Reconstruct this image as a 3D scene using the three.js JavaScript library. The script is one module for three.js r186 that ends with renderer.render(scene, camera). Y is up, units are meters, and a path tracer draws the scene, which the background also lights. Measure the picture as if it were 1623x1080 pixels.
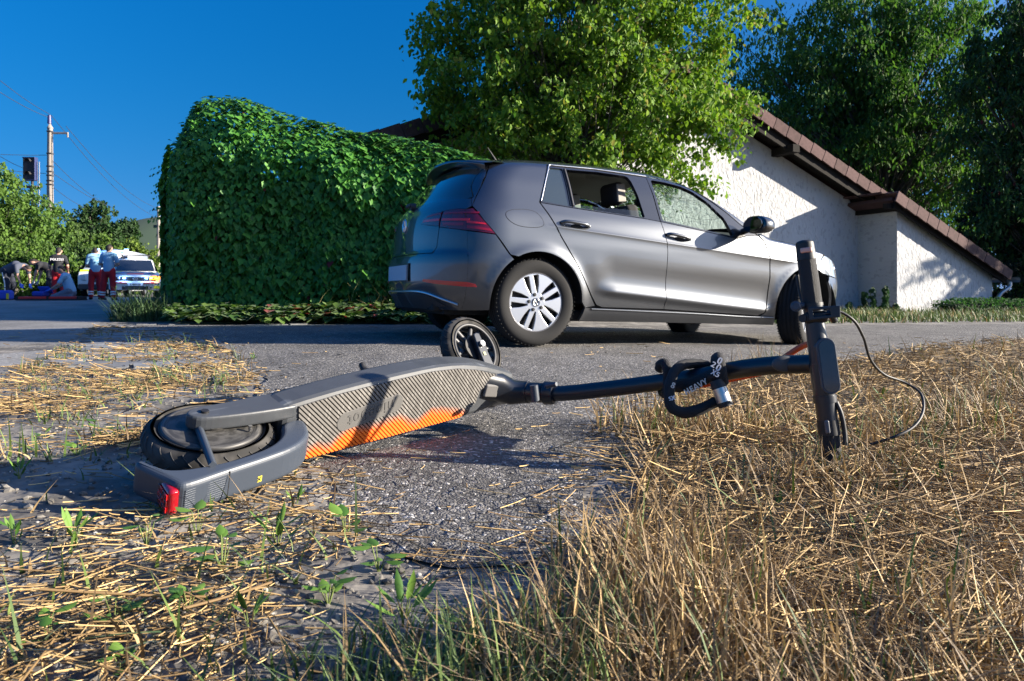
import * as THREE from 'three';
import { mergeGeometries, mergeVertices } from 'three/addons/utils/BufferGeometryUtils.js';
import { RoundedBoxGeometry } from 'three/addons/geometries/RoundedBoxGeometry.js';
import { MarchingCubes } from 'three/addons/objects/MarchingCubes.js';

// ---------- camera, sky, sun, exposure ----------
const scene = new THREE.Scene();
const FX = 1082, CX = 811.5, HY = 460, CH = 0.4;           // lens measured from the photograph (pixels of a 1623 x 1080 frame), eye height in metres
const camera = new THREE.PerspectiveCamera(2 * Math.atan(540 / FX) * 180 / Math.PI, 1623 / 1080, 0.05, 6000);
camera.position.set(0, CH, 0);
camera.lookAt(0, CH, -10);
camera.setViewOffset(1623, 1080, 0, 80, 1623, 1080);         // lens shifted: verticals stay vertical, horizon above the middle
camera.focus = 1.75; camera.userData.fStop = 13;
const renderer = new THREE.WebGLRenderer({ antialias: true });
renderer.toneMapping = THREE.LinearToneMapping;
renderer.toneMappingExposure = 3.25;
renderer.shadowMap.enabled = true;
const SUN_EL = 17 * Math.PI / 180, SUN_AZ = 0.055;
const sunDir = new THREE.Vector3(Math.cos(SUN_EL) * Math.cos(SUN_AZ), Math.sin(SUN_EL), Math.cos(SUN_EL) * Math.sin(SUN_AZ));
const sun = new THREE.DirectionalLight(new THREE.Color(1, 0.895, 0.745), 5);
sun.position.copy(sunDir).multiplyScalar(60); sun.castShadow = true; sun.shadow.radius = 1;
sun.shadow.mapSize.set(4096, 4096);
Object.assign(sun.shadow.camera, { left: -30, right: 30, top: 30, bottom: -30, near: 1, far: 160 });
scene.add(sun, sun.target);
{ // clear evening sky: deep blue overhead, paler towards the horizon and round the sun
  const W = 512, H = 256, d = new Float32Array(W * H * 4), v = new THREE.Vector3();
  for (let j = 0; j < H; j++) for (let i = 0; i < W; i++) {
    const el = ((j + 0.5) / H - 0.5) * Math.PI, az = ((i + 0.5) / W - 0.5) * 2 * Math.PI;
    v.set(Math.cos(el) * Math.cos(az), Math.sin(el), Math.cos(el) * Math.sin(az));
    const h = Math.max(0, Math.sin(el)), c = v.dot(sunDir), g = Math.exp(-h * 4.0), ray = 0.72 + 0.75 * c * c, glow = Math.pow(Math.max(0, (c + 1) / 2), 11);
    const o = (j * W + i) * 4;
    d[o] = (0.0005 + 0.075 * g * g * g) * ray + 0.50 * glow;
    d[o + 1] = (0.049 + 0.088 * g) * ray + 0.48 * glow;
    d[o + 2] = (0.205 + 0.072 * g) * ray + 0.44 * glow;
    d[o + 3] = 1;
  }
  const t = new THREE.DataTexture(d, W, H, THREE.RGBAFormat, THREE.FloatType);
  t.mapping = THREE.EquirectangularReflectionMapping; t.magFilter = t.minFilter = THREE.LinearFilter; t.needsUpdate = true;
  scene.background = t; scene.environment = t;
}

// ---------- helpers ----------
const V = (x, y, z) => new THREE.Vector3(x, y, z);
const PX = (u, v, Z) => V((u - CX) / FX * Z, CH - (v - HY) / FX * Z, -Z);   // a point read off the photograph at distance Z
const lerp = (a, b, t) => a + (b - a) * t, clamp = (x, a = 0, b = 1) => Math.min(b, Math.max(a, x)), sstep = (a, b, x) => { const t = clamp((x - a) / (b - a)); return t * t * (3 - 2 * t); };
function RNG(s) { return () => { s = (s + 0x6d2b79f5) | 0; let t = Math.imul(s ^ (s >>> 15), 1 | s); t = (t + Math.imul(t ^ (t >>> 7), 61 | t)) ^ t; return ((t ^ (t >>> 14)) >>> 0) / 4294967296; }; }
const hash = (x, y, s = 0) => { let h = Math.imul(x | 0, 374761393) ^ Math.imul(y | 0, 668265263) ^ Math.imul(s | 0, 2147483647 ^ 0x27d4eb2d); h = Math.imul(h ^ (h >>> 13), 1274126177); return ((h ^ (h >>> 16)) >>> 0) / 4294967296; };
function vnoise(x, y, per = 0, s = 0) {
  const xi = Math.floor(x), yi = Math.floor(y), fx = x - xi, fy = y - yi, ux = fx * fx * (3 - 2 * fx), uy = fy * fy * (3 - 2 * fy);
  const w = (n) => per ? ((n % per) + per) % per : n, x0 = w(xi), x1 = w(xi + 1), y0 = w(yi), y1 = w(yi + 1);
  return lerp(lerp(hash(x0, y0, s), hash(x1, y0, s), ux), lerp(hash(x0, y1, s), hash(x1, y1, s), ux), uy);
}
function fbm(x, y, oct, per = 0, s = 0) { let a = 0.5, t = 0, n = 0; for (let i = 0; i < oct; i++) { t += a * vnoise(x, y, per, s + i); n += a; a *= 0.5; x *= 2; y *= 2; per *= 2; } return t / n; }
function worley(x, y, per, s = 0) { // [distance to the nearest point, to the second, id]
  const xi = Math.floor(x), yi = Math.floor(y); let a = 9, b = 9, id = 0;
  for (let j = -1; j <= 1; j++) for (let i = -1; i <= 1; i++) {
    const cx = xi + i, cy = yi + j, wx = ((cx % per) + per) % per, wy = ((cy % per) + per) % per;
    const dx = cx + hash(wx, wy, s) - x, dy = cy + hash(wx, wy, s + 7) - y, q = dx * dx + dy * dy;
    if (q < a) { b = a; a = q; id = hash(wx, wy, s + 13); } else if (q < b) b = q;
  }
  return [Math.sqrt(a), Math.sqrt(b), id];
}
// computed textures: fn(u, v) in 0..1 gives linear [r, g, b] or a height
function tex(n, fn, color, rep = 1, m = n) {
  const d = new Uint8Array(n * m * 4), s = (x) => { x = clamp(x); return 255 * (x <= 0.0031308 ? 12.92 * x : 1.055 * Math.pow(x, 1 / 2.4) - 0.055); };
  for (let j = 0; j < m; j++) for (let i = 0; i < n; i++) {
    const c = fn((i + 0.5) / n, (j + 0.5) / m), o = (j * n + i) * 4;
    if (color) { d[o] = s(c[0]); d[o + 1] = s(c[1]); d[o + 2] = s(c[2]); } else d[o] = d[o + 1] = d[o + 2] = clamp(c) * 255;
    d[o + 3] = 255;
  }
  const t = new THREE.DataTexture(d, n, m); t.wrapS = t.wrapT = THREE.RepeatWrapping; t.magFilter = t.minFilter = THREE.LinearFilter;
  if (color) t.colorSpace = THREE.SRGBColorSpace;
  t.repeat.set(rep, rep); t.needsUpdate = true; return t;
}
const lin = (r, g, b) => new THREE.Color().setRGB(r, g, b);
const mat = (r, g, b, rough = 0.8, o = {}) => new THREE.MeshStandardMaterial({ color: lin(r, g, b), roughness: rough, ...o });
const phys = (r, g, b, rough = 0.8, o = {}) => new THREE.MeshPhysicalMaterial({ color: lin(r, g, b), roughness: rough, ...o });
const taken = {};
const numbered = (n) => { const k = (taken[n] = (taken[n] ?? -1) + 1); return k ? n + '_' + String(k).padStart(3, '0') : n; };
function tag(o, label, category, group, kind) { if (label) o.userData.label = label; if (category) o.userData.category = category; if (group) o.userData.group = group; if (kind) o.userData.kind = kind; return o; }
function thing(name, label, category, pos = V(0, 0, 0), ry = 0, group) {
  const o = new THREE.Group(); o.name = numbered(name); o.position.copy(pos); o.rotation.y = ry; scene.add(o); return tag(o, label, category, group);
}
function part(name, geo, m, parent) {
  const g = Array.isArray(geo) ? merge(geo) : geo, o = new THREE.Mesh(g, m); o.name = parent === scene ? numbered(name) : name; o.castShadow = o.receiveShadow = true; parent.add(o); return o;
}
function merge(list) {
  return mergeGeometries(list.map((g) => { g = g.index ? g.toNonIndexed() : g; for (const k of Object.keys(g.attributes)) if (!['position', 'normal', 'uv'].includes(k)) g.deleteAttribute(k); if (!g.attributes.uv) g.setAttribute('uv', new THREE.BufferAttribute(new Float32Array(g.attributes.position.count * 2), 2)); if (!g.attributes.normal) g.computeVertexNormals(); return g; }));
}
const T = (g, x = 0, y = 0, z = 0, rx = 0, ry = 0, rz = 0) => g.applyMatrix4(new THREE.Matrix4().compose(V(x, y, z), new THREE.Quaternion().setFromEuler(new THREE.Euler(rx, ry, rz)), V(1, 1, 1)));
const box = (w, h, d, r = 0.004, x = 0, y = 0, z = 0, rx = 0, ry = 0, rz = 0) => T(r ? new RoundedBoxGeometry(w, h, d, 2, Math.min(r, w / 2.01, h / 2.01, d / 2.01)) : new THREE.BoxGeometry(w, h, d), x, y, z, rx, ry, rz);
const cyl = (r0, r1, h, seg = 24) => new THREE.CylinderGeometry(r1, r0, h, seg);
function between(a, b, r0, r1 = r0, seg = 10, open = false) { // a tapered bar from a to b
  const d = b.clone().sub(a), L = d.length(), g = new THREE.CylinderGeometry(r1, r0, L, seg, 1, open);
  g.applyMatrix4(new THREE.Matrix4().compose(a.clone().add(b).multiplyScalar(0.5), new THREE.Quaternion().setFromUnitVectors(V(0, 1, 0), d.normalize()), V(1, 1, 1))); return g;
}
const tube = (pts, r, seg = 40, rs = 10, closed = false) => new THREE.TubeGeometry(new THREE.CatmullRomCurve3(pts, closed, 'centripetal'), seg, r, rs, closed);
function geom(pos, idx, uv, nor) { const g = new THREE.BufferGeometry(); g.setAttribute('position', new THREE.Float32BufferAttribute(pos, 3)); if (uv) g.setAttribute('uv', new THREE.Float32BufferAttribute(uv, 2)); if (nor) g.setAttribute('normal', new THREE.Float32BufferAttribute(nor, 3)); if (idx) g.setIndex(idx); if (!nor) g.computeVertexNormals(); return g; }
function inst(name, geo, m, items, parent) { // items: [Matrix4, Color?]
  const o = new THREE.InstancedMesh(geo, m, items.length); o.name = parent === scene ? numbered(name) : name; o.castShadow = o.receiveShadow = true;
  items.forEach(([mx, c], i) => { o.setMatrixAt(i, mx); if (c) o.setColorAt(i, c); }); parent.add(o); return o;
}
const _q = new THREE.Quaternion(), _e = new THREE.Euler();
const mtx = (x, y, z, rx, ry, rz, sx, sy = sx, sz = sx) => new THREE.Matrix4().compose(V(x, y, z), _q.setFromEuler(_e.set(rx, ry, rz, 'YXZ')), V(sx, sy, sz));
// clip a polygon [[x, y], ...] to grid cells and hand back pieces: used to tessellate outlines over curved sheets
function clipHalf(p, ax, lim, keepLess) {
  const out = []; for (let i = 0; i < p.length; i++) {
    const a = p[i], b = p[(i + 1) % p.length], ia = keepLess ? a[ax] <= lim : a[ax] >= lim, ib = keepLess ? b[ax] <= lim : b[ax] >= lim;
    if (ia) out.push(a);
    if (ia !== ib) { const t = (lim - a[ax]) / (b[ax] - a[ax]), q = [lerp(a[0], b[0], t), lerp(a[1], b[1], t)]; q[ax] = lim; out.push(q); }
  } return out;
}
function gridClip(poly, cx, cy = cx) { // cx, cy: cell size or sorted list of cuts
  const xs = poly.map((p) => p[0]), ys = poly.map((p) => p[1]), cuts = (c, lo, hi) => { if (Array.isArray(c)) return c; const n = Math.max(1, Math.ceil((hi - lo) / c)); return Array.from({ length: n + 1 }, (_, i) => lo + (hi - lo) * i / n); };
  const X = cuts(cx, Math.min(...xs), Math.max(...xs)), Y = cuts(cy, Math.min(...ys), Math.max(...ys)), tri = [];
  for (let i = 0; i + 1 < X.length; i++) {
    const col = clipHalf(clipHalf(poly, 0, X[i], false), 0, X[i + 1], true); if (col.length < 3) continue;
    for (let j = 0; j + 1 < Y.length; j++) {
      let c = clipHalf(clipHalf(col, 1, Y[j], false), 1, Y[j + 1], true);
      c = c.filter((p, k) => { const q = c[(k + 1) % c.length]; return Math.abs(p[0] - q[0]) + Math.abs(p[1] - q[1]) > 1e-7; });
      if (c.length < 3) continue;
      let area = 0; for (let k = 0; k < c.length; k++) { const a = c[k], b = c[(k + 1) % c.length]; area += a[0] * b[1] - b[0] * a[1]; }
      if (Math.abs(area) < 1e-9) continue; if (area < 0) c.reverse();
      if (c.length === 4 || c.length === 3) { tri.push([c[0], c[1], c[2]]); if (c[3]) tri.push([c[0], c[2], c[3]]); }
      else for (const f of THREE.ShapeUtils.triangulateShape(c.map((p) => new THREE.Vector2(p[0], p[1])), [])) tri.push(f.map((k) => c[k]));
    }
  } return tri;
}
const dense = (p, s) => p.flatMap((a, i) => { const b = p[(i + 1) % p.length], n = Math.max(1, Math.ceil(Math.hypot(b[0] - a[0], b[1] - a[1]) / s)); return Array.from({ length: n }, (_, k) => [lerp(a[0], b[0], k / n), lerp(a[1], b[1], k / n)]); });
const smoothPoly = (p, n) => { for (let k = 0; k < n; k++) p = p.flatMap((a, i) => { const b = p[(i + 1) % p.length]; return [[lerp(a[0], b[0], 0.25), lerp(a[1], b[1], 0.25)], [lerp(a[0], b[0], 0.75), lerp(a[1], b[1], 0.75)]]; }); return p; };
const pchip = (xs, ys) => { // monotone cubic
  const n = xs.length, d = [], m = []; for (let i = 0; i < n - 1; i++) d.push((ys[i + 1] - ys[i]) / (xs[i + 1] - xs[i]));
  for (let i = 0; i < n; i++) m.push(i === 0 ? d[0] : i === n - 1 ? d[n - 2] : d[i - 1] * d[i] <= 0 ? 0 : 2 * d[i - 1] * d[i] / (d[i - 1] + d[i]));
  return (x) => { if (x <= xs[0]) return ys[0] + m[0] * (x - xs[0]); if (x >= xs[n - 1]) return ys[n - 1] + m[n - 1] * (x - xs[n - 1]); let i = 0; while (x > xs[i + 1]) i++; const h = xs[i + 1] - xs[i], t = (x - xs[i]) / h, a = t * t, b = a * t; return (2 * b - 3 * a + 1) * ys[i] + (b - 2 * a + t) * h * m[i] + (3 * a - 2 * b) * ys[i + 1] + (b - a) * h * m[i + 1]; };
};
// ---------- ground ----------
const groundY = (x, z) => -0.029 * clamp(x + 0.4, -0.6, 2.9) - 0.012 * clamp(x - 3, 0, 9) + 0.0045 * clamp(-z - 6, 0, 18);
const bumpY = (x, z) => { const n = clamp((8 + z) / 4); return n * (0.045 * (fbm(x * 4.3 + 2, z * 4.3, 2, 0, 14) - 0.5) * sstep(0.28, 0.75, x) * sstep(-3.4, -2.3, z) + 0.018 * (fbm(x * 1.7 + 9, z * 1.7 + 3, 2) - 0.5) + 0.012 * (fbm(x * 7, z * 7, 2, 0, 4) - 0.5)); };
// outlines, metres on the ground (x, z)
const DRIVE = [[-4.35, -7.3], [-3.3, -6.4], [-2.55, -5.5], [-2.2, -4.9], [-1.75, -4.2], [-1.35, -3.4], [-1.05, -2.85], [-0.9, -2.4], [-0.85, -2.0], [-0.6, -1.75], [-0.42, -1.5], [-0.36, -1.3], [-0.25, -1.14], [-0.17, -1.03], [-0.08, -0.98], [0.03, -1.0], [0.1, -1.1], [0.12, -1.25], [0.15, -1.45], [0.22, -1.65], [0.3, -1.9], [0.36, -2.2], [0.5, -2.65], [0.95, -3.3], [1.5, -4.0], [2.3, -4.75], [3.2, -5.6], [4.6, -6.7], [7.5, -8.7], [16, -12.4], [16, -13.5], [9, -10.9], [5.5, -9.7], [3, -8.5], [1, -7.9], [-0.5, -7.6], [-2.5, -7.25]];
const ROADR = (t) => [-2.15 - 0.46 * t, -2.87 - 0.89 * t];
const ROAD = [ROADR(-6), ROADR(-1), ROADR(0.4), ROADR(1.6), ROADR(2.9), ROADR(4.2), ROADR(5.4), ROADR(9), ROADR(20), ROADR(60), [-39, -57], [-23, -22], [-12.5, -5], [-8, 3]];
const jag = (poly, s, amp, sd) => dense(poly, s).map(([x, z]) => { const k = clamp(1.6 + z / 8, 0.15, 1); return [x + amp * k * (fbm(x * 5, z * 5, 3, 0, sd) - 0.5) * 2, z + amp * k * (fbm(x * 5 + 40, z * 5, 3, 0, sd) - 0.5) * 2]; });
const inPoly = (p, x, y) => { let c = false; for (let i = 0, j = p.length - 1; i < p.length; j = i++) if ((p[i][1] > y) !== (p[j][1] > y) && x < (p[j][0] - p[i][0]) * (y - p[i][1]) / (p[j][1] - p[i][1]) + p[i][0]) c = !c; return c; };
const driveEdge = jag(DRIVE, 0.06, 0.055, 3), roadEdge = jag(ROAD, 0.25, 0.05, 8);
function cutsFor(lo, hi, near, growth) { const a = [0]; for (let x = near; x < 900; x += near + x * growth) a.push(x); const all = [...a.slice(1).reverse().map((q) => -q), ...a].filter((q) => q > lo && q < hi); return [lo, ...all, hi]; }
function sheet(name, poly, lift, m, xc, zc, rep = 1) {
  const pos = [], uv = [], nor = [], n = V(0, 0, 0), f = (x, z) => groundY(x, z) + bumpY(x, z);
  for (const t of gridClip(poly, xc, zc)) for (const k of [0, 2, 1]) {
    const [x, z] = t[k]; pos.push(x, f(x, z) + lift, z); uv.push(x * rep, -z * rep);
    n.set(f(x - 0.02, z) - f(x + 0.02, z), 0.04, f(x, z - 0.02) - f(x, z + 0.02)).normalize(); nor.push(n.x, n.y, n.z);
  }
  return tag(part(name, geom(pos, null, uv, nor), m, scene), null, null, null, 'structure');
}
// materials: coarse old asphalt (stones in tar), dusty soil
const asphaltStone = (u, v, k, sd) => { const a = worley(u * k, v * k, k, sd), b = worley(u * k * 2, v * k * 2, k * 2, sd + 5); return { a, b }; };
const asph = (u, v) => { const wx = u + 0.012 * fbm(u * 40, v * 40, 2, 40, 5), wy = v + 0.012 * fbm(u * 40 + 9, v * 40, 2, 40, 6), a = worley(wx * 70, wy * 70, 70, 1), b = worley(wx * 150, wy * 150, 150, 2), c = worley(u * 300, v * 300, 300, 3), top = a[2] > 0.55 ? sstep(0.02, 0.3, a[1] - a[0]) : 0; return { a, b, c, top }; };
const asphaltCol = tex(1024, (u, v) => {
  const { a, b, c, top } = asph(u, v), big = fbm(u * 5, v * 5, 4, 5, 9), small = 0.055 + 0.16 * b[2] * b[2] * sstep(0.03, 0.3, b[1] - b[0]) + 0.05 * (c[2] - 0.5);
  let k = lerp(small, 0.10 + 0.13 * hash(a[2] * 99999, 1), 0.85 * top); if (b[2] > 0.955) k = 0.46; k *= 0.58 + 0.84 * big;
  return [k * 1.03, k * 0.985, k * 0.94];
}, true, 1);
const asphaltHt = tex(1024, (u, v) => { const { a, b, c, top } = asph(u, v); return clamp(0.5 * top * (0.5 + a[2] * 0.5) + 0.38 * sstep(0.02, 0.4, b[1] - b[0]) * (0.3 + 0.7 * b[2]) + 0.1 * c[2]); }, false, 1);
const asphaltM = mat(1, 1, 1, 0.88, { map: asphaltCol, bumpMap: asphaltHt, bumpScale: 0.006 });
const roadCol = tex(1024, (u, v) => { const a = worley(u * 160, v * 160, 160, 31), big = fbm(u * 4, v * 4, 5, 4, 19); let k = 0.13 + 0.12 * a[2] * a[2]; k *= 0.58 + 0.84 * big; return [k * 1.02, k, k * 0.97]; }, true, 0.5);
const roadM = mat(1, 1, 1, 0.85, { map: roadCol });
const soilCol = tex(1024, (u, v) => {
  const n = fbm(u * 6, v * 6, 6, 6, 41), m = fbm(u * 40, v * 40, 3, 40, 47), a = worley(u * 60, v * 60, 60, 51); let k = 0.055 + 0.17 * n * n * 1.6 + 0.10 * (m - 0.5);
  let c = [k * 1.06, k * 0.98, k * 0.88]; if (a[2] > 0.965 && a[0] < 0.16 + 0.2 * m) c = [0.24 + 0.2 * hash(a[2] * 9999, 3), 0.22 + 0.2 * hash(a[2] * 9999, 3), 0.2 + 0.17 * hash(a[2] * 9999, 3)];
  return c;
}, true, 1 / 1.1);
const soilHt = tex(1024, (u, v) => { const a = worley(u * 60, v * 60, 60, 51); return 0.5 * fbm(u * 14, v * 14, 5, 14, 43) + (a[2] > 0.965 ? 0.25 * sstep(0.36, 0.1, a[0]) : 0) + 0.1; }, false, 1 / 1.1);
const soilM = mat(1, 1, 1, 0.95, { map: soilCol, bumpMap: soilHt, bumpScale: 0.035 });
const nearX = cutsFor(-900, 900, 0.07, 0.09), nearZ = cutsFor(-900, 400, 0.07, 0.09);
sheet('ground', [[-900, 400], [-900, -900], [900, -900], [900, 400]], 0, soilM, nearX, nearZ);
sheet('driveway', driveEdge, 0.004, asphaltM, cutsFor(-20, 20, 0.07, 0.09), cutsFor(-20, 5, 0.07, 0.09));
sheet('road', roadEdge, 0.003, roadM, cutsFor(-60, 5, 0.15, 0.09), cutsFor(-80, 8, 0.15, 0.09));
const isSoil = (x, z) => !inPoly(DRIVE, x, z) && !inPoly(ROAD, x, z);
// paved strip between road and drive: old flat setts half buried in soil
{
  const strip = tag(new THREE.Group(), null, null, null, 'structure'); strip.name = 'paved_strip'; scene.add(strip);
  const r = RNG(17), vs = [0, 1, 2].map(() => { const g = new RoundedBoxGeometry(1, 0.06, 1, 1, 0.018), P = g.attributes.position; for (let i = 0; i < P.count; i++) P.setXYZ(i, P.getX(i) + 0.05 * (hash(i, 1, 3) - 0.5), P.getY(i), P.getZ(i) + 0.05 * (hash(i, 2, 5) - 0.5)); g.computeVertexNormals(); return g; });
  const st = tex(256, (u, v) => { const n = fbm(u * 8, v * 8, 5, 8, 111), k = 0.13 + 0.12 * n; return [k * 0.97, k, k * 1.03]; }, true, 1), ms = [0.8, 0.95, 1.1].map((k) => mat(k, k, k, 0.85, { map: st }));
  let n = 0; for (let row = 0; row < 34; row++) for (let c = 0; c < 9 && n < 296; c++) {
    const t = row * 0.165 - 0.6, w = (c + 0.5 + 0.5 * (row & 1)) * 0.21, x = -2.15 - 0.46 * t + 0.89 * w + 0.05, z = -2.87 - 0.89 * t - 0.46 * w; if (!isSoil(x, z) || fbm(x * 1.3, z * 1.3, 3, 0, 119) < (w > 0.9 ? 0.56 : 0.40)) continue;
    const s = part('stone', vs[(r() * 3) | 0], ms[(r() * 3) | 0], strip); s.position.set(x, groundY(x, z) + bumpY(x, z) - 0.024 + 0.006 * r(), z); s.rotation.set(0.03 * (r() - 0.5), 0.477 + 0.12 * (r() - 0.5), 0.03 * (r() - 0.5)); s.scale.set(0.185 + 0.02 * r(), 1, 0.14 + 0.02 * r()); n++;
  }
}
// ---------- white house with its lean-to ----------
const plasterHt = tex(1024, (u, v) => { // roughcast thrown on with short trowel strokes
  const wx = fbm(u * 6, v * 6, 3, 6, 61) * 0.12, wy = fbm(u * 6 + 3, v * 6, 3, 6, 62) * 0.08;
  const s = fbm((u + wx) * 46, (v + wy) * 22, 3, 0, 63), f = fbm(u * 90, v * 90, 3, 90, 64);
  return clamp(0.5 + 1.5 * (s - 0.5) + 0.35 * (f - 0.5));
}, false, 0.5);
const plasterCol = tex(512, (u, v) => { const n = fbm(u * 5, v * 5, 5, 5, 71), m = fbm(u * 60, v * 40, 3, 0, 72), d = m > 0.66 ? 0.82 : 1; const k = (0.38 + 0.10 * n) * d; return [k * 0.975, k * 0.985, k]; }, true, 0.25);
const plasterM = mat(1, 1, 1, 0.92, { map: plasterCol, bumpMap: plasterHt, bumpScale: 0.013 });
const woodCol = tex(256, (u, v) => { const g = fbm(u * 4, v * 60, 3, 0, 81), k = 0.008 + 0.012 * g; return [k * 1.15, k, k * 0.9]; }, true, 1);
const darkWood = new THREE.MeshPhysicalMaterial({ map: woodCol, roughness: 0.85, specularIntensity: 0.25 });
const tileMs = [0.9, 1.0, 1.15].map((k, i) => { const t = tex(128, (u, v) => { const n = fbm(u * 6, v * 6, 4, 6, 90 + i), b = 0.65 + 0.7 * n; return [0.082 * k * b, 0.048 * k * b, 0.046 * k * b]; }, true, 3); return new THREE.MeshPhysicalMaterial({ map: t, roughness: 0.85, specularIntensity: 0.4 }); });
const house = thing('house', 'white roughcast house with a brown tiled gable roof behind the grey car', 'house', V(3.2, 0, -14), 25 * Math.PI / 180);
const RIDGE = -0.2, RY = 5.12, MR = 0.392, ML = 0.36, roofY = (x) => RY - (x > RIDGE ? MR * (x - RIDGE) : ML * (RIDGE - x));
function wallGeo(outline, z0, z1) { // upright slab from its outline in x, y, with uv in metres
  const s = new THREE.Shape(outline.map((p) => new THREE.Vector2(...p))), g = new THREE.ExtrudeGeometry(s, { depth: z1 - z0, bevelEnabled: true, bevelSize: 0.012, bevelThickness: 0.012, bevelSegments: 2 });
  return g.translate(0, 0, z0);
}
part('wall', [wallGeo([[-6.0, -0.5], [5.63, -0.5], [5.63, roofY(5.63) - 0.42], [RIDGE, RY - 0.4], [-6.0, roofY(-6) - 0.4]], -12, 0)], plasterM, house);
function slope(x0, x1, z0, z1, drop, th) { // roof board from x0 to x1 along the slope
  const y0 = roofY(x0) - drop, y1 = roofY(x1) - drop, L = Math.hypot(x1 - x0, y1 - y0);
  return box(L, th, z1 - z0, 0.006, (x0 + x1) / 2, (y0 + y1) / 2, (z0 + z1) / 2, 0, 0, Math.atan2(y1 - y0, x1 - x0));
}
const roof = part('roof', [slope(RIDGE, 6.05, -12.4, 0.38, 0.17, 0.1), slope(-6.75, RIDGE, -12.4, 0.38, 0.17, 0.1)], tileMs[0], house);
part('bargeboard', slope(RIDGE, 6.0, 0.39, 0.44, 0.36, 0.22), darkWood, house);
part('bargeboard', slope(-6.7, RIDGE, 0.39, 0.44, 0.36, 0.22), darkWood, house);
part('soffit', [slope(RIDGE, 5.62, 0.0, 0.385, 0.275, 0.09)], darkWood, house);
part('soffit', [slope(-6.6, RIDGE, 0.0, 0.385, 0.275, 0.09)], darkWood, house);
part('purlin', box(0.2, 0.17, 0.62, 0.008, 2.93, roofY(2.93) - 0.44, 0.31), darkWood, house);
part('purlin', box(0.2, 0.17, 0.62, 0.008, -4.2, roofY(-4.2) - 0.42, 0.31), darkWood, house);
part('purlin', box(0.2, 0.17, 0.62, 0.008, 5.45, roofY(5.45) - 0.42, 0.31), darkWood, house);
{ // verge tiles, each a bent slab that overlaps the next lower one; then the field tiles as one mass
  const prof = new THREE.Shape([[-0.165, -0.22], [-0.14, -0.22], [-0.14, -0.012], [0.16, -0.012], [0.16, 0.016], [-0.165, 0.016]].map((p) => new THREE.Vector2(p[0], p[1])));
  const tileG = new THREE.ExtrudeGeometry(prof, { depth: 0.4, bevelEnabled: true, bevelSize: 0.006, bevelThickness: 0.006, bevelSegments: 1, curveSegments: 2 }).rotateY(Math.PI / 2).translate(-0.2, 0, 0);  // long side along the slope, lip on +z
  const rnd = RNG(5);
  const verge = (x0, x1, n, parent, yf, z) => { for (let i = 0; i < n; i++) { const x = lerp(x0, x1, (i + 0.5) / n), d = x1 > x0 ? 1 : -1, m = Math.atan2(yf(x + 0.1) - yf(x - 0.1), 0.2), t = part('tile', tileG, tileMs[(rnd() * 3) | 0], parent); t.position.set(x, yf(x) - 0.03 + 0.004 * rnd(), z + 0.008 * (rnd() - 0.5)); t.rotation.z = m - d * 0.05; t.scale.x = Math.hypot(x1 - x0, yf(x1) - yf(x0)) / n / 0.42; } };
  verge(RIDGE + 0.1, 6.1, 17, roof, roofY, 0.36); verge(RIDGE - 0.1, -6.8, 19, roof, roofY, 0.36);
  const pan = []; const pg = new THREE.CylinderGeometry(0.11, 0.11, 0.37, 8, 1, true, -Math.PI / 2, Math.PI).rotateZ(Math.PI / 2);
  for (let z = 0.05; z > -12; z -= 0.26) for (const [x0, x1, n] of [[RIDGE, 6.1, 17], [RIDGE, -6.8, 19]]) for (let i = 0; i < n; i++) { const x = lerp(x0, x1, (i + 0.5) / n); pan.push([mtx(x, roofY(x) - 0.1, z, 0, 0, Math.atan2(roofY(x + 0.1) - roofY(x - 0.1), 0.2), 1)]); }
  tag(inst('roof_tile', pg, tileMs[1], pan, roof), null, null, null, 'stuff');
  part('ridge', T(cyl(0.12, 0.12, 12.7, 12), RIDGE, RY - 0.02, -6, Math.PI / 2), tileMs[0], house);
  // lean-to
  const S = part('lean_to_wall', [wallGeo([[5.63, -0.34], [9.16, -0.34], [9.16, 0.80], [5.63, 2.21]], -5, 1.0)], plasterM, house);
  part('plinth', box(3.57, 0.3, 6, 0.01, 7.41, -0.31, -1.98), mat(0.3, 0.13, 0.09, 0.9), house);
  const sy = (x) => 2.57 - 0.402 * (x - 5.3), L = Math.hypot(4.3, 4.3 * 0.402);
  const sr = part('lean_to_roof', [box(L - 0.1, 0.08, 6.2, 0.006, 7.37, sy(7.37) - 0.15, -1.95, 0, 0, -Math.atan(0.402))], tileMs[0], house);
  verge(5.25, 9.5, 12, sr, sy, 1.14);
  for (let i = 0; i < 3; i++) { const t = part('tile', tileG, tileMs[i % 3], sr); t.position.set(5.28, sy(5.28) - 0.0, 0.80 - 0.36 * i); t.rotation.set(0, Math.PI / 2, 0); }
  part('lean_to_bargeboard', box(L - 0.15, 0.17, 0.05, 0.006, 7.37, sy(7.37) - 0.27, 1.17, 0, 0, -Math.atan(0.402)), darkWood, house);
  part('lean_to_soffit', box(L - 0.4, 0.05, 0.16, 0.004, 7.4, sy(7.4) - 0.235, 1.065, 0, 0, -Math.atan(0.402)), darkWood, house);
  part('beam', [box(0.16, 0.15, 1.55, 0.01, 5.6, 2.26, 0.5), box(0.75, 0.12, 0.12, 0.01, 5.5, 2.27, 1.08)], darkWood, house);
  const gm = mat(0.42, 0.43, 0.44, 0.35, { metalness: 0.7 });
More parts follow.
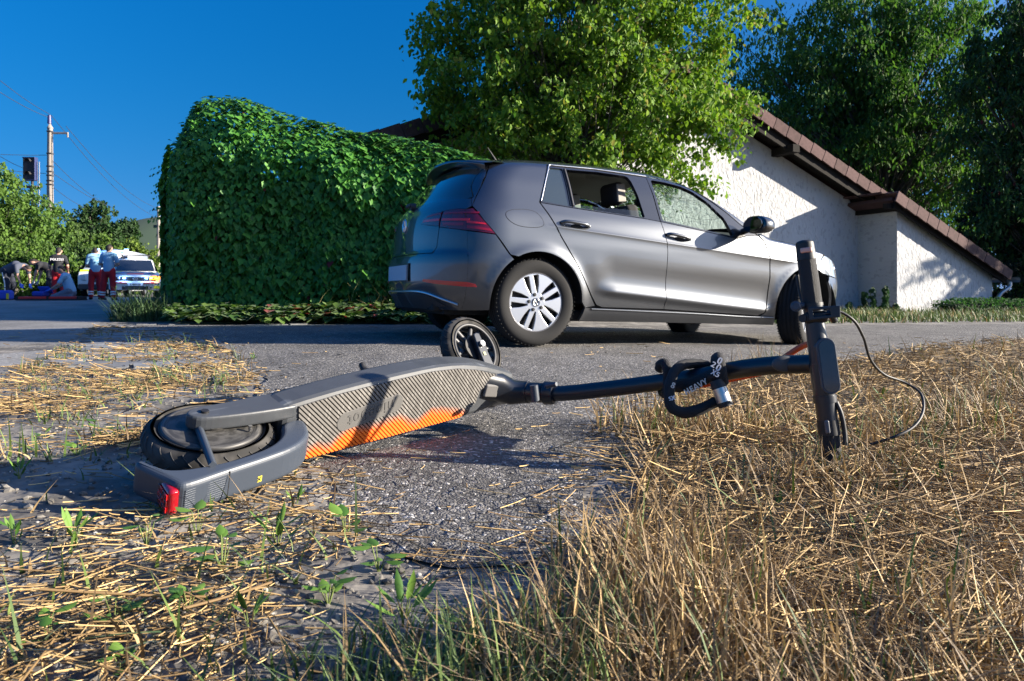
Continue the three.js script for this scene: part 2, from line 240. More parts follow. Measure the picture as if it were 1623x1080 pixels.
  const gut = part('gutter', T(new THREE.CylinderGeometry(0.065, 0.065, 6.4, 14, 1, true, 0, Math.PI), 9.56, sy(9.56) - 0.2, -1.8, Math.PI / 2, 0, 0).clone(), gm, house); gut.material = new THREE.MeshStandardMaterial({ ...{}, color: lin(0.42, 0.43, 0.44), roughness: 0.4, metalness: 0.7, side: THREE.DoubleSide });
  part('downpipe', tube([V(9.56, sy(9.56) - 0.25, 1.2), V(9.55, sy(9.56) - 0.36, 1.2), V(9.3, sy(9.56) - 0.56, 1.12), V(9.24, sy(9.56) - 0.7, 1.1), V(9.24, -0.3, 1.1)], 0.045, 40, 12), gm, house);
}
// ---------- foliage ----------
const leafM = (o = {}) => new THREE.MeshPhysicalMaterial({ color: 0xffffff, roughness: 0.85, specularIntensity: 0.4, transmission: 0.5, thickness: 0, side: THREE.DoubleSide, ...o });
function leafGeo(pts, fold = 0.18) { // outline of one half, x >= 0, from stalk (0, 0) to tip (0, -1); folded along the midrib
  const pos = [], idx = []; for (const p of pts) pos.push(p[0], p[1], p[0] * fold); const n = pts.length; for (const p of pts.slice(1, -1)) pos.push(-p[0], p[1], p[0] * fold);
  const at = (i, m) => (m && i > 0 && i < n - 1 ? n + i - 1 : i); const c = pos.length / 3; pos.push(0, -0.45, -0.03);
  for (let i = 0; i < n - 1; i++) { idx.push(c, at(i + 1, 0), at(i, 0)); idx.push(c, at(i, 1), at(i + 1, 1)); }
  return geom(pos, idx);
}
const ovalLeaf = leafGeo([[0, 0], [0.30, -0.25], [0.33, -0.55], [0, -1]]), lobedLeaf = leafGeo([[0, -0.08], [0.30, 0.04], [0.52, -0.28], [0.34, -0.48], [0.24, -0.66], [0, -1]]), longLeaf = leafGeo([[0, 0], [0.18, -0.3], [0.16, -0.65], [0, -1]]);
const green = (r, a, b, t) => { const k = r(), q = lin(lerp(a[0], b[0], k), lerp(a[1], b[1], k), lerp(a[2], b[2], k)); return t ? q.lerp(t[0], r() < t[1] ? 1 : 0) : q; };
const barkM = (() => { const t = tex(256, (u, v) => { const n = fbm(u * 20, v * 5, 4, 0, 401), k = 0.05 + 0.07 * n; return [k * 1.05, k * 0.95, k * 0.8]; }, true, 1); return mat(1, 1, 1, 0.9, { map: t }); })();
function tree(o) { // trunk with limbs, crown of leaf sprays round the branch ends
  const r = RNG(o.seed), t = thing(o.name ?? 'tree', o.label, o.category ?? 'tree', o.at, 0, o.group), C = o.c, R = o.r, limbs = [], leaves = [], ends = [];
  const stems = []; for (let i = 0; i < (o.stems ?? 1); i++) { const a = r() * 6.28, k = o.stems > 1 ? 0.55 : 0.12, top = V(C.x + Math.cos(a) * R.x * k * r(), C.y + R.y * lerp(0.15, 0.75, r()), C.z + Math.sin(a) * R.z * k * r()), s0 = V((r() - 0.5) * 0.25 * (o.stems > 1), 0, (r() - 0.5) * 0.25 * (o.stems > 1)); const mid = s0.clone().lerp(top, 0.45).add(V((r() - 0.5) * 0.3, 0, (r() - 0.5) * 0.3)); stems.push(new THREE.CatmullRomCurve3([s0, mid, top])); const cv = stems[i]; let p = cv.getPoint(0), rr = o.trunk; for (let k2 = 1; k2 <= 6; k2++) { const q = cv.getPoint(k2 / 6), r2 = o.trunk * (1 - 0.82 * k2 / 6); limbs.push(between(p, q, rr, r2, 8)); p = q; rr = r2; } }
  const lump = (d) => 0.80 + 0.38 * (fbm(d.x * 2.2 + o.seed, d.y * 2.2 + d.z * 1.9, 3, 0, o.seed) - 0.3);
  for (let i = 0; i < o.clumps; i++) {
    let d; do d = V(r() * 2 - 1, r() * 2 - 1, r() * 2 - 1); while (d.lengthSq() > 1 || d.lengthSq() < 0.01); d.normalize();
    const shell = Math.pow(r(), 0.42) * lump(d), e = V(C.x + d.x * R.x * shell, C.y + d.y * R.y * shell * (d.y < 0 ? (o.low ?? 0.85) : 1), C.z + d.z * R.z * shell);
    if (o.cut && o.cut(e)) continue;
    const s = stems[(r() * stems.length) | 0], f = s.getPoint(clamp(0.25 + 0.7 * (e.y / (C.y + R.y)) - 0.12 - 0.2 * r(), 0.1, 0.95)), mid = f.clone().lerp(e, 0.55).add(V((r() - 0.5) * 0.2, 0.08 * R.y * r(), (r() - 0.5) * 0.2)), br = o.trunk * 0.22;
    if (r() < (o.twigShare ?? 0.6)) limbs.push(between(f, mid, br, br * 0.5, 5, true), between(mid, e, br * 0.5, br * 0.12, 5, true));
    const out = e.clone().sub(V(C.x, C.y - R.y * 0.5, C.z)).normalize(), nT = o.twigs ?? 4;
    for (let k = 0; k < nT; k++) { const dir = out.clone().multiplyScalar(0.8).add(V(r() - 0.5, (r() - 0.5) * 0.8 - (o.droop ?? 0), r() - 0.5).multiplyScalar(1.5)).normalize(), L = o.spray * (0.5 + 0.9 * r()), n = Math.round(o.leaves / nT);
      for (let m = 0; m < n; m++) { const q = Math.pow(r(), 0.8), w = L * 0.22 * (1.1 - 0.5 * q), x = e.x + dir.x * L * (q - 0.25) + (r() - 0.5) * w * 2, y = e.y + dir.y * L * (q - 0.25) + (r() - 0.5) * w * 2 - q * q * L * (o.droop ?? 0.1), z = e.z + dir.z * L * (q - 0.25) + (r() - 0.5) * w * 2; leaves.push([mtx(x, y, z, -0.5 + 1.5 * (r() - 0.5), r() * 6.28, 0.9 * (r() - 0.5), o.leaf * (0.65 + 0.7 * r())), green(r, o.col[0], o.col[1], o.tint)]); } }
  }
  part('trunk', limbs, barkM, t); tag(inst('crown', o.geo ?? ovalLeaf, leafM(), leaves, t), null, null, null, 'stuff'); return t;
}
tree({ name: 'tree', label: 'bushy yellow-green tree standing behind the grey car in front of the gable', at: V(1.16, groundY(1, -10), -11.0), c: V(0, 4.0, 0), r: V(2.95, 3.45, 1.65), cut: (e) => e.z < -1.55 + 0.45 * (-e.x - 0.2) - 0.0 && e.y < 5, seed: 11, stems: 5, trunk: 0.07, clumps: 700, leaves: 112, twigs: 4, spray: 0.62, leaf: 0.078, droop: 0.12, low: 0.8, col: [[0.06, 0.16, 0.012], [0.22, 0.36, 0.022]], tint: [lin(0.26, 0.25, 0.03), 0.05] });
tree({ label: 'large dark green tree with drooping leaves rising behind the lean-to', at: V(13.4, -0.1, -25), c: V(0, 6.9, 0), r: V(6.3, 6.1, 3.2), seed: 23, trunk: 0.24, clumps: 1050, leaves: 70, twigs: 4, spray: 1.15, leaf: 0.19, droop: 0.3, low: 1.0, geo: longLeaf, col: [[0.03, 0.10, 0.012], [0.10, 0.22, 0.022]] });
tree({ label: 'tall dark green tree at the right edge behind the lean-to', at: V(14.9, -0.1, -19.2), c: V(0, 5.2, 0), r: V(2.5, 5.9, 1.6), seed: 29, trunk: 0.2, clumps: 620, leaves: 70, twigs: 4, spray: 0.8, leaf: 0.15, droop: 0.35, low: 1.0, geo: longLeaf, col: [[0.02, 0.065, 0.014], [0.055, 0.14, 0.022]], tint: [lin(0.16, 0.02, 0.012), 0.006] });
tree({ name: 'shrub', category: 'shrub', label: 'dark shrub with a few red leaf tips beside the downpipe of the lean-to', at: V(14.6, -0.2, -19.6), c: V(0, 1.9, 0), r: V(1.9, 2.3, 1.5), seed: 31, stems: 4, trunk: 0.05, clumps: 230, leaves: 70, spray: 0.5, leaf: 0.11, droop: 0.2, low: 1, col: [[0.008, 0.02, 0.008], [0.02, 0.04, 0.012]], tint: [lin(0.2, 0.02, 0.012), 0.03] });
tree({ label: 'tree beyond the right edge whose shade falls on the lean-to wall', at: V(22.5, -0.2, -16.4), c: V(0, 4.4, 0), r: V(2.2, 1.5, 1.5), seed: 37, trunk: 0.12, clumps: 60, leaves: 46, spray: 0.9, leaf: 0.16, droop: 0.2, low: 1, col: [[0.03, 0.07, 0.012], [0.07, 0.14, 0.02]] });
// shrubs and trees along the far side of the road
for (const [u, top, Z, w, lab, ca, cb, lf] of [
  [-20, 262, 34, 95, 'pale green bush at the left edge below the black railway signal', [0.063, 0.135, 0.013], [0.137, 0.257, 0.032], 0.16], [48, 300, 36, 62, 'rounded green bush at the foot of the concrete mast', [0.047, 0.115, 0.013], [0.116, 0.230, 0.027], 0.16],
  [104, 352, 38, 52, 'olive green bush behind the officer in the black shirt', [0.047, 0.101, 0.013], [0.105, 0.196, 0.027], 0.16], [150, 322, 64, 48, 'dark round tree standing above the bushes behind the white van', [0.021, 0.068, 0.013], [0.047, 0.121, 0.018], 0.26], [192, 336, 66, 32, 'narrow dark tree beside the far pole', [0.019, 0.061, 0.013], [0.042, 0.108, 0.018], 0.26],
  [160, 375, 42, 44, 'light green bush behind the two standing medics', [0.063, 0.135, 0.014], [0.137, 0.243, 0.027], 0.16], [214, 384, 44, 40, 'yellow-green bush above the roof of the white van', [0.084, 0.149, 0.014], [0.179, 0.270, 0.032], 0.16], [20, 385, 31, 64, 'low bush behind the bending officer', [0.063, 0.135, 0.013], [0.137, 0.243, 0.027], 0.14], [78, 396, 32, 46, 'low bush between the bending officer and the white van', [0.053, 0.115, 0.013], [0.116, 0.216, 0.025], 0.14], [122, 392, 35, 40, 'dense dark bush next to the blue beacon of the van', [0.032, 0.081, 0.011], [0.074, 0.149, 0.020], 0.14]]) {
  const p = PX(u, 460, Z), H = CH + (460 - top) / FX * Z, R = w / FX * Z; tree({ name: top < 345 && Z > 60 ? 'tree' : 'bush', category: Z > 60 ? 'tree' : 'bush', label: lab, at: V(p.x, 0.05, p.z), c: V(0, H * 0.5, 0), r: V(R, H * 0.55, R * 0.7), seed: 100 + u, stems: 3, trunk: 0.05 + 0.002 * Z, clumps: 150 + (H * 12 | 0), leaves: 60, spray: R * 0.32, leaf: lf, droop: 0.02, low: 1, twigShare: 0.35, col: [ca, cb] });
}
// wall of creeper along the drive, turning the corner along the road
{
  const t = thing('creeper_hedge', 'tall creeper covered hedge with drooping dark green leaves left of the car', 'hedge', V(-4.42, 0, -8.4));
  const r = RNG(51), A = [0, 0], B = [4.4, 0.35], D = [-0.43 * 16, -0.90 * 16], leaves = [], big = [];
  const topF = pchip([0, 0.25, 0.55, 0.95, 1.3, 1.75, 2.1, 2.4, 2.9, 3.4, 3.9, 4.4], [2.30, 2.72, 2.91, 2.87, 2.74, 2.60, 2.54, 2.43, 2.36, 2.26, 2.10, 1.93]);
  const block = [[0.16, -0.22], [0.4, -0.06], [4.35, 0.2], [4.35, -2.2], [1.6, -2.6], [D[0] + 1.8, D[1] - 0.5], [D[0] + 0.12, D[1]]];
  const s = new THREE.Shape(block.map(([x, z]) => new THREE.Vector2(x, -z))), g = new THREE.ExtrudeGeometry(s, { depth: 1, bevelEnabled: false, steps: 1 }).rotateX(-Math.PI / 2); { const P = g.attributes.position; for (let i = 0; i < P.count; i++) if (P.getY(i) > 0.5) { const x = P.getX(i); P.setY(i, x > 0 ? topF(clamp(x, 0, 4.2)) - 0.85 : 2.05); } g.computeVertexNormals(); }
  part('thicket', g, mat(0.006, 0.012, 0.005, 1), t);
  const add = (x, y, z, ny, out, list, k = 1) => { const sz = (0.04 + 0.062 * r()) * k; list.push([mtx(x, y, z, -ny - 0.05 - 0.8 * r() * r(), out + 2.0 * (r() - 0.5), 0.9 * (r() - 0.5), sz), green(r, [0.032, 0.14, 0.024], [0.11, 0.31, 0.04], [lin(0.16, 0.02, 0.018), 0.004])]); };
  const wave = (a, b) => 0.34 * (fbm(a * 1.7, b * 1.7, 3, 0, 57) - 0.5);
  for (let i = 0; i < 24000; i++) { const a = r(), x = a * 4.4, T0 = topF(x), y = T0 * Math.pow(r(), 0.85), rd = clamp((y - T0 + 0.85) / 0.85), rl = clamp((0.5 - x) / 0.5), z = lerp(A[1], B[1], a) + 0.06 + wave(x, y) - 0.52 * rd * rd - 0.42 * rl * rl; const k = 0.8 + 0.35 * vnoise(x * 1.2, y * 1.2, 0, 3); add(x, y, z + 0.16 * (r() - 0.6), 0.9 * rd, -0.5 * rl, i < 300 ? big : leaves, k); }
  for (let i = 0; i < 5200; i++) { const x = 4.4 * r(), dp = r(), z = -0.42 - 1.7 * dp, y = topF(x) - 0.04 - 0.3 * dp + wave(x, z) * 0.4; add(x, y - 0.1 * r(), z, 1.2, r() * 6.28, leaves, 0.95); }
  for (let i = 0; i < 8000; i++) { const a = Math.pow(r(), 1.4), y = (2.25 + 0.3 * clamp(a * 4)) * Math.pow(r(), 0.85), rd = clamp((y - 1.9) / 0.4); add(D[0] * a + 0.1 * rd + 0.02 + wave(a * 9, y) * 0.6, y, D[1] * a - 0.28, 0.8 * rd, -1.1, leaves, 1.15); }
  for (let i = 0; i < 1500; i++) { const a = r(); add(D[0] * a + 0.9 * r(), 2.25 + 0.1 * r(), D[1] * a - 0.3, 1.2, r() * 6.28, leaves, 1.15); }
  for (let i = 0; i < 26; i++) { const y = 0.5 + 1.6 * r(), L = 0.08 + 0.2 * r(); for (let k = 0; k < 5; k++) add(0.02 - L * k / 5, y - 0.02 * k, -0.3, 0.2, -0.8, leaves, 0.6); }
  const m = leafM({ roughness: 0.5, transmission: 0.35 }), ms = [0, 1, 2, 3, 4, 5].map((k) => leafM({ roughness: 0.5, transmission: 0.22, color: lin(0.032 + 0.015 * k, 0.14 + 0.033 * k, 0.024 + 0.003 * k) })), rd2 = leafM({ color: lin(0.22, 0.02, 0.02) });
  big.forEach(([M], i) => { const o = part('leaf', lobedLeaf, i % 97 === 5 ? rd2 : ms[i % 6], t); o.applyMatrix4(M); });
  tag(inst('foliage', lobedLeaf, m, leaves, t), null, null, null, 'stuff');
}
// creeper on the ground along the foot of the hedge
{
  const r = RNG(61), L = []; for (let i = 0; i < 4200; i++) { const a = r(), x = lerp(-4.5, 0.4, a), q = r(), z = lerp(-8.35, -7.28 - 0.25 * fbm(x * 3, 1, 2), q), cutx = -0.505 * -z; if (x < cutx) continue; const h = 0.05 + 0.20 * Math.sin(Math.PI * clamp(0.1 + 0.9 * (1 - q))) * (0.35 + fbm(x * 3.2, z * 3, 3, 0, 67)); const red = x > -3 && x < -0.8 && r() < 0.05; L.push([mtx(x, groundY(x, z) + h * (0.55 + 0.45 * r()), z, -0.9 - 0.7 * r(), r() * 6.28, 0.6 * (r() - 0.5), 0.07 + 0.06 * r()), red ? lin(0.28, 0.03, 0.02) : green(r, [0.04, 0.12, 0.016], [0.14, 0.24, 0.03])]); }
  tag(inst('creeper', lobedLeaf, leafM(), L, scene), 'low creeper with some red leaves spreading at the foot of the hedge', 'ground cover', null, 'stuff');
}
// ---------- grey hatchback ----------
const CAR = { yaw: 24.391, pitch: -1.711, pos: V(-0.192, -0.004, -5.683) };
const cW0 = pchip([0.15, 0.25, 0.35, 0.5, 0.62, 0.72, 0.82, 0.9, 0.95, 1.0, 1.1, 1.2, 1.3, 1.36, 1.5], [0.80, 0.855, 0.875, 0.890, 0.897, 0.896, 0.886, 0.872, 0.857, 0.835, 0.79, 0.745, 0.69, 0.655, 0.59]);
const cTop = pchip([-0.5, -0.4, -0.2, 0.1, 0.5, 0.9, 1.2, 1.42, 1.6, 1.8, 2.0, 2.16, 2.28, 2.6, 2.9, 3.15, 3.3, 3.4, 3.46], [1.36, 1.385, 1.425, 1.452, 1.468, 1.472, 1.455, 1.415, 1.345, 1.235, 1.115, 1.02, 0.975, 0.935, 0.885, 0.82, 0.75, 0.66, 0.55]);
const cRear = pchip([0.15, 0.28, 0.36, 0.45, 0.58, 0.635, 0.66, 0.72, 0.8, 0.92, 1.0, 1.05, 1.15, 1.25, 1.33, 1.39, 1.48], [-0.62, -0.72, -0.765, -0.785, -0.787, -0.778, -0.757, -0.75, -0.748, -0.735, -0.70, -0.655, -0.585, -0.505, -0.43, -0.37, -0.28]);
const cFront = pchip([0.15, 0.25, 0.35, 0.5, 0.6, 0.75, 1.5], [3.28, 3.38, 3.44, 3.46, 3.45, 3.42, 3.40]);
const yChar = (x) => 0.866 - 0.0655 * (x - 0.2), yLow = (x) => 0.413 - 0.0765 * (x - 0.54);
function carW(x, y) { // half width of the body shell
  const top = cTop(x), xr = cRear(y), xf = cFront(y); if (y >= top) return -0.2 - (y - top); if (x <= xr) return -0.2 - (xr - x); if (x >= xf) return -0.2 - (x - xf);
  let w = cW0(y);
  const fx = sstep(0.45, 0.65, x) * sstep(2.3, 2.1, x), dl = y - yLow(x), dc = y - yChar(x);
  w += fx * 0.022 * Math.exp(-Math.pow(dl / (dl > 0 ? 0.05 : 0.028), 2)) - fx * 0.008 * Math.exp(-Math.pow((dl - 0.16) / 0.09, 2));
  w += 0.010 * sstep(-0.1, 0.25, x) * sstep(2.9, 2.3, x) * Math.exp(-Math.abs(dc) / 0.028);
  for (const cx of [0, 2.629]) { const r = Math.hypot(x - cx, y - 0.316); if (y > 0.1) w += 0.020 * Math.exp(-Math.pow((r - 0.36) / (r > 0.36 ? 0.055 : 0.03), 2)) * sstep(0.95, 0.7, y); }
  if (x < 0.3 && y > 0.6) w += 0; 
  const Lr = y < 1.0 ? 0.55 : lerp(0.55, 0.42, clamp((y - 1) / 0.2)), sr = (x - xr) / Lr; if (sr < 1) w *= Math.pow(Math.max(0, 1 - Math.pow(1 - sr, 2.7)), 1 / 2.7);
  const sf = (xf - x) / 0.95; if (sf < 1) w *= Math.pow(Math.max(0, 1 - Math.pow(1 - sf, 2.6)), 1 / 2.6);
  const hood = sstep(2.35, 2.05, x), r = lerp(0.10, 0.125, hood), t = (y - (top - r)) / r; if (t > 0) w *= Math.pow(Math.max(0, 1 - Math.pow(t, 2.3)), 1 / 2.3);
  return w;
}
function bis(f, a, b) { for (let i = 0; i < 34; i++) { const m = (a + b) / 2; if (f(m)) b = m; else a = m; } return (a + b) / 2; }
const firstHit = (f, a, b, n) => { let p = a; for (let i = 1; i <= n; i++) { const q = lerp(a, b, i / n); if (f(q)) return bis(f, p, q); p = q; } return b; };
const PROJ = {
  side: (x, y, s) => [x, y, s * Math.max(0, carW(x, y))],
  rear: (z, y) => [firstHit((x) => carW(x, y) >= Math.abs(z), -0.9, 0.4, 40), y, z],
  front: (z, y) => [firstHit((x) => carW(x, y) >= Math.abs(z), 3.6, 2.0, 40), y, z],
  top: (x, z) => [x, firstHit((y) => carW(x, y) >= Math.abs(z), 1.55, 0.55, 60), z],
};
function carN(p) { const e = 0.0025, [x, y, z] = p, s = z < 0 ? -1 : 1, c = Math.abs(z) < 0.004; let gx, gy; const w = (a, b) => carW(a, b);
  gx = (w(x + e, y) - w(x - e, y)) / (2 * e); gy = (w(x, y + e) - w(x, y - e)) / (2 * e); const n = V(-gx, -gy, s); if (c || !isFinite(gx)) n.z = 0; return n.normalize(); }
const CELL = 0.035;
function patch(kind, outline, o = {}) { // a panel of the body: outline in the two coordinates of its projection
  const s = o.s ?? 1, off = o.off ?? 0, f = (a, b) => { const p = PROJ[kind](a, b, s), n = carN(p), q = typeof off === 'function' ? off(a, b) : off; return [[p[0] + n.x * q, p[1] + n.y * q, p[2] + n.z * q], n]; };
  let key = dense(outline, 0.03), holes = (o.holes ?? []).map((h) => dense(h, 0.03)), all = key;
  const area = (p) => p.reduce((t, a, i) => { const b = p[(i + 1) % p.length]; return t + a[0] * b[1] - b[0] * a[1]; }, 0);
  if (area(key) < 0) all = key = key.slice().reverse();
  for (let h of holes) { if (area(h) > 0) h = h.slice().reverse(); let best = [9, 0, 0]; all.forEach((p, i) => h.forEach((q, j) => { const d = Math.hypot(p[0] - q[0], p[1] - q[1]); if (d < best[0]) best = [d, i, j]; })); const [, i, j] = best; all = [...all.slice(0, i + 1), ...h.slice(j), ...h.slice(0, j + 1), ...all.slice(i)]; }
  const pos = [], nor = [], cache = new Map(), at = (p) => { const k = Math.round(p[0] * 1e5) + '_' + Math.round(p[1] * 1e5); let v = cache.get(k); if (!v) cache.set(k, v = f(p[0], p[1])); return v; };
  const tri = (A, B, C, n) => { const ab = V(B[0][0] - A[0][0], B[0][1] - A[0][1], B[0][2] - A[0][2]), ac = V(C[0][0] - A[0][0], C[0][1] - A[0][1], C[0][2] - A[0][2]), c = ab.cross(ac); if (c.dot(n ?? A[1]) < 0) [B, C] = [C, B]; for (const q of [A, B, C]) { pos.push(...q[0]); nor.push(q[1].x, q[1].y, q[1].z); } };
  const sh = o.shear ?? 0, un = ([a, b]) => [a, b - sh * (a - 0.2)], c0 = o.cell ?? CELL;
  const rowsY = sh ? (() => { const r = [0.866]; for (const d of [0.004, 0.010, 0.018, 0.03, 0.05, 0.075, 0.105, 0.14, 0.18, 0.22, 0.26, 0.30]) r.push(0.866 + d, 0.866 - d); for (let y = 0.55; y > 0.1; y -= 0.014) r.push(y); return r.sort((p, q) => p - q); })() : c0;
  for (const t of gridClip(sh ? all.map(([a, b]) => [a, b + sh * (a - 0.2)]) : all, c0, rowsY)) tri(at(un(t[0])), at(un(t[1])), at(un(t[2])));
  const dep = o.depth ?? 0.022;
  if (dep) for (const loop of [key, ...holes]) loop.forEach((p, i) => { // folded edge
    const q = loop[(i + 1) % loop.length]; if (o.rim && !o.rim(p, q)) return;
    const A = at(p), B = at(q), dn = (X) => [[X[0][0] - X[1].x * dep, X[0][1] - X[1].y * dep, X[0][2] - X[1].z * dep], X[1]], A2 = dn(A), B2 = dn(B);
    const e = V(B[0][0] - A[0][0], B[0][1] - A[0][1], B[0][2] - A[0][2]), n = e.cross(A[1]).normalize().multiplyScalar(s * (area(outline) < 0 ? -1 : 1)); const w = (X) => [X[0], n];
    tri(w(A), w(B), w(B2), n); tri(w(A), w(B2), w(A2), n);
  });
  return geom(pos, null, null, nor);
}
function inset(p, d) { const a = p.reduce((t, q, i) => { const b = p[(i + 1) % p.length]; return t + q[0] * b[1] - b[0] * q[1]; }, 0) > 0 ? 1 : -1; return p.map((q, i) => { const A = p[(i - 1 + p.length) % p.length], B = p[(i + 1) % p.length]; let n1 = [-(q[1] - A[1]), q[0] - A[0]], n2 = [-(B[1] - q[1]), B[0] - q[0]]; const l1 = Math.hypot(...n1) || 1, l2 = Math.hypot(...n2) || 1; let nx = n1[0] / l1 + n2[0] / l2, ny = n1[1] / l1 + n2[1] / l2; const l = Math.hypot(nx, ny) || 1, k = d * a / Math.max(0.35, l / 2); return [q[0] + nx / l * k, q[1] + ny / l * k]; }); }
const arc = (cx, cy, r, a0, a1, n) => Array.from({ length: n + 1 }, (_, i) => { const a = lerp(a0, a1, i / n) * Math.PI / 180; return [cx + r * Math.cos(a), cy + r * Math.sin(a)]; });

const paint = phys(0.098, 0.104, 0.115, 0.36, { metalness: 0.88, clearcoat: 1, clearcoatRoughness: 0.03 });
const glossBlack = phys(0.012, 0.012, 0.014, 0.25, { clearcoat: 1, clearcoatRoughness: 0.05 }), rubber = mat(0.009, 0.009, 0.0095, 0.9), plastic = mat(0.03, 0.03, 0.032, 0.6), inner = mat(0.012, 0.012, 0.012, 0.9);
const chrome = mat(0.75, 0.76, 0.78, 0.14, { metalness: 1 }), alloy = phys(0.6, 0.61, 0.63, 0.3, { metalness: 0.9, clearcoat: 0.6 }), alloyDark = mat(0.02, 0.02, 0.022, 0.5);
const darkGlass = phys(0.02, 0.03, 0.035, 0.03, { clearcoat: 1 }), clearGlass = phys(0.80, 0.90, 0.87, 0.02, { transmission: 1, thickness: 0, ior: 1.5 });
const lampRed = phys(0.22, 0.004, 0.014, 0.08, { clearcoat: 1 }), lampDark = phys(0.085, 0.003, 0.012, 0.1, { clearcoat: 1 }), reflRed = phys(0.55, 0.012, 0.02, 0.12, { clearcoat: 1 });
const headlining = mat(0.42, 0.41, 0.39, 0.95), seatM = mat(0.035, 0.035, 0.038, 0.95), seatPale = mat(0.42, 0.40, 0.37, 0.9);

const car = thing('hatchback_car', 'metallic grey five-door hatchback with silver wheels parked on the asphalt drive', 'car', CAR.pos);
car.rotation.set(0, CAR.yaw * Math.PI / 180, CAR.pitch * Math.PI / 180, 'YXZ');
const BELT = [[0.035, 1.043], [0.33, 1.022], [0.94, 0.988], [1.078, 0.975]], BLINE = [[1.112, 0.833], [1.122, 0.734], [1.118, 0.536], [1.121, 0.285]];
const doorRear = [[0.035, 1.043], [0.09, 0.957], [0.179, 0.799], [0.283, 0.643], [0.37, 0.508], [0.453, 0.371], [0.5, 0.308], [0.55, 0.290], [1.121, 0.285], [1.118, 0.536], [1.122, 0.734], [1.112, 0.833], [1.083, 0.975], [0.94, 0.988], [0.33, 1.022]];
const doorFront = [[1.083, 0.975], [1.112, 0.833], [1.122, 0.734], [1.118, 0.536], [1.121, 0.285], [2.10, 0.250], [2.15, 0.275], [2.172, 0.36], [2.184, 0.576], [2.174, 0.736], [2.135, 0.872], [2.075, 0.925], [1.95, 0.915], [1.835, 0.885]];
const frameTop = [[0.19, 1.362], [0.578, 1.373], [0.932, 1.364], [1.07, 1.36]], frameFront = [[1.07, 1.36], [1.302, 1.347], [1.42, 1.322], [1.526, 1.283], [1.79, 1.112], [1.95, 0.985], [2.075, 0.925]];
const quarterGlass = [[0.172, 1.333], [0.07, 1.068], [0.06, 1.058], [0.285, 1.036], [0.292, 1.04], [0.292, 1.338], [0.285, 1.341], [0.19, 1.341]];
const rearOpen = [[0.325, 1.34], [0.328, 1.034], [0.935, 0.999], [0.945, 1.01], [0.93, 1.18], [0.905, 1.30], [0.885, 1.335], [0.86, 1.344], [0.604, 1.351]];
const frontOpen = [[1.105, 1.325], [1.112, 0.995], [1.125, 0.988], [1.79, 0.905], [1.80, 0.915], [1.76, 1.05], [1.625, 1.185], [1.50, 1.268], [1.40, 1.306], [1.237, 1.328], [1.12, 1.334]];
const sillP = [[0.40, 0.285], [0.55, 0.283], [1.121, 0.278], [2.10, 0.243], [2.28, 0.25], [2.30, 0.17], [0.37, 0.185]];
const lampEdge = [[-0.47, 0.965], [-0.415, 0.88], [-0.335, 0.785]];
const quarter = [[-0.255, 1.372], [-0.34, 1.22], [-0.43, 1.062], [-0.475, 0.985], ...lampEdge.slice(1), [-0.27, 0.705], [-0.228, 0.645], ...arc(0, 0.316, 0.362, 124, 2, 22).slice(1), [0.40, 0.285], [0.49, 0.300], [0.445, 0.371], [0.363, 0.508], [0.276, 0.643], [0.172, 0.799], [0.083, 0.957], [0.028, 1.045], [0.165, 1.358], [0.19, 1.368]];
const XS = -0.52;
const bumperSide = [[-0.338, 0.780], [-0.235, 0.642], ...arc(0, 0.316, 0.362, 125, 190, 14), [-0.40, 0.25], [XS, 0.245], [XS, 0.800]];
const fender = [[2.19, 0.576], [2.178, 0.36], [2.16, 0.275], [2.12, 0.247], [2.28, 0.246], ...arc(2.629, 0.316, 0.362, 190, 62, 20), [2.93, 0.62], [2.86, 0.67], [2.80, 0.755], [2.86, 0.815], [2.5, 0.885], [2.25, 0.925], [2.16, 0.945], [2.085, 0.93], [2.14, 0.875], [2.18, 0.736]];
const frontSide = [[2.935, 0.615], ...arc(2.629, 0.316, 0.362, 43, -10, 12).map((p) => [p[0] + 0.002, p[1]]), [3.02, 0.20], [3.28, 0.21], [3.30, 0.55], [3.15, 0.60]];
const headSide = [[2.865, 0.672], [2.94, 0.622], [3.15, 0.605], [3.30, 0.56], [3.30, 0.66], [3.18, 0.74], [3.0, 0.79], [2.87, 0.80], [2.81, 0.755]];
const G = 0.0028;
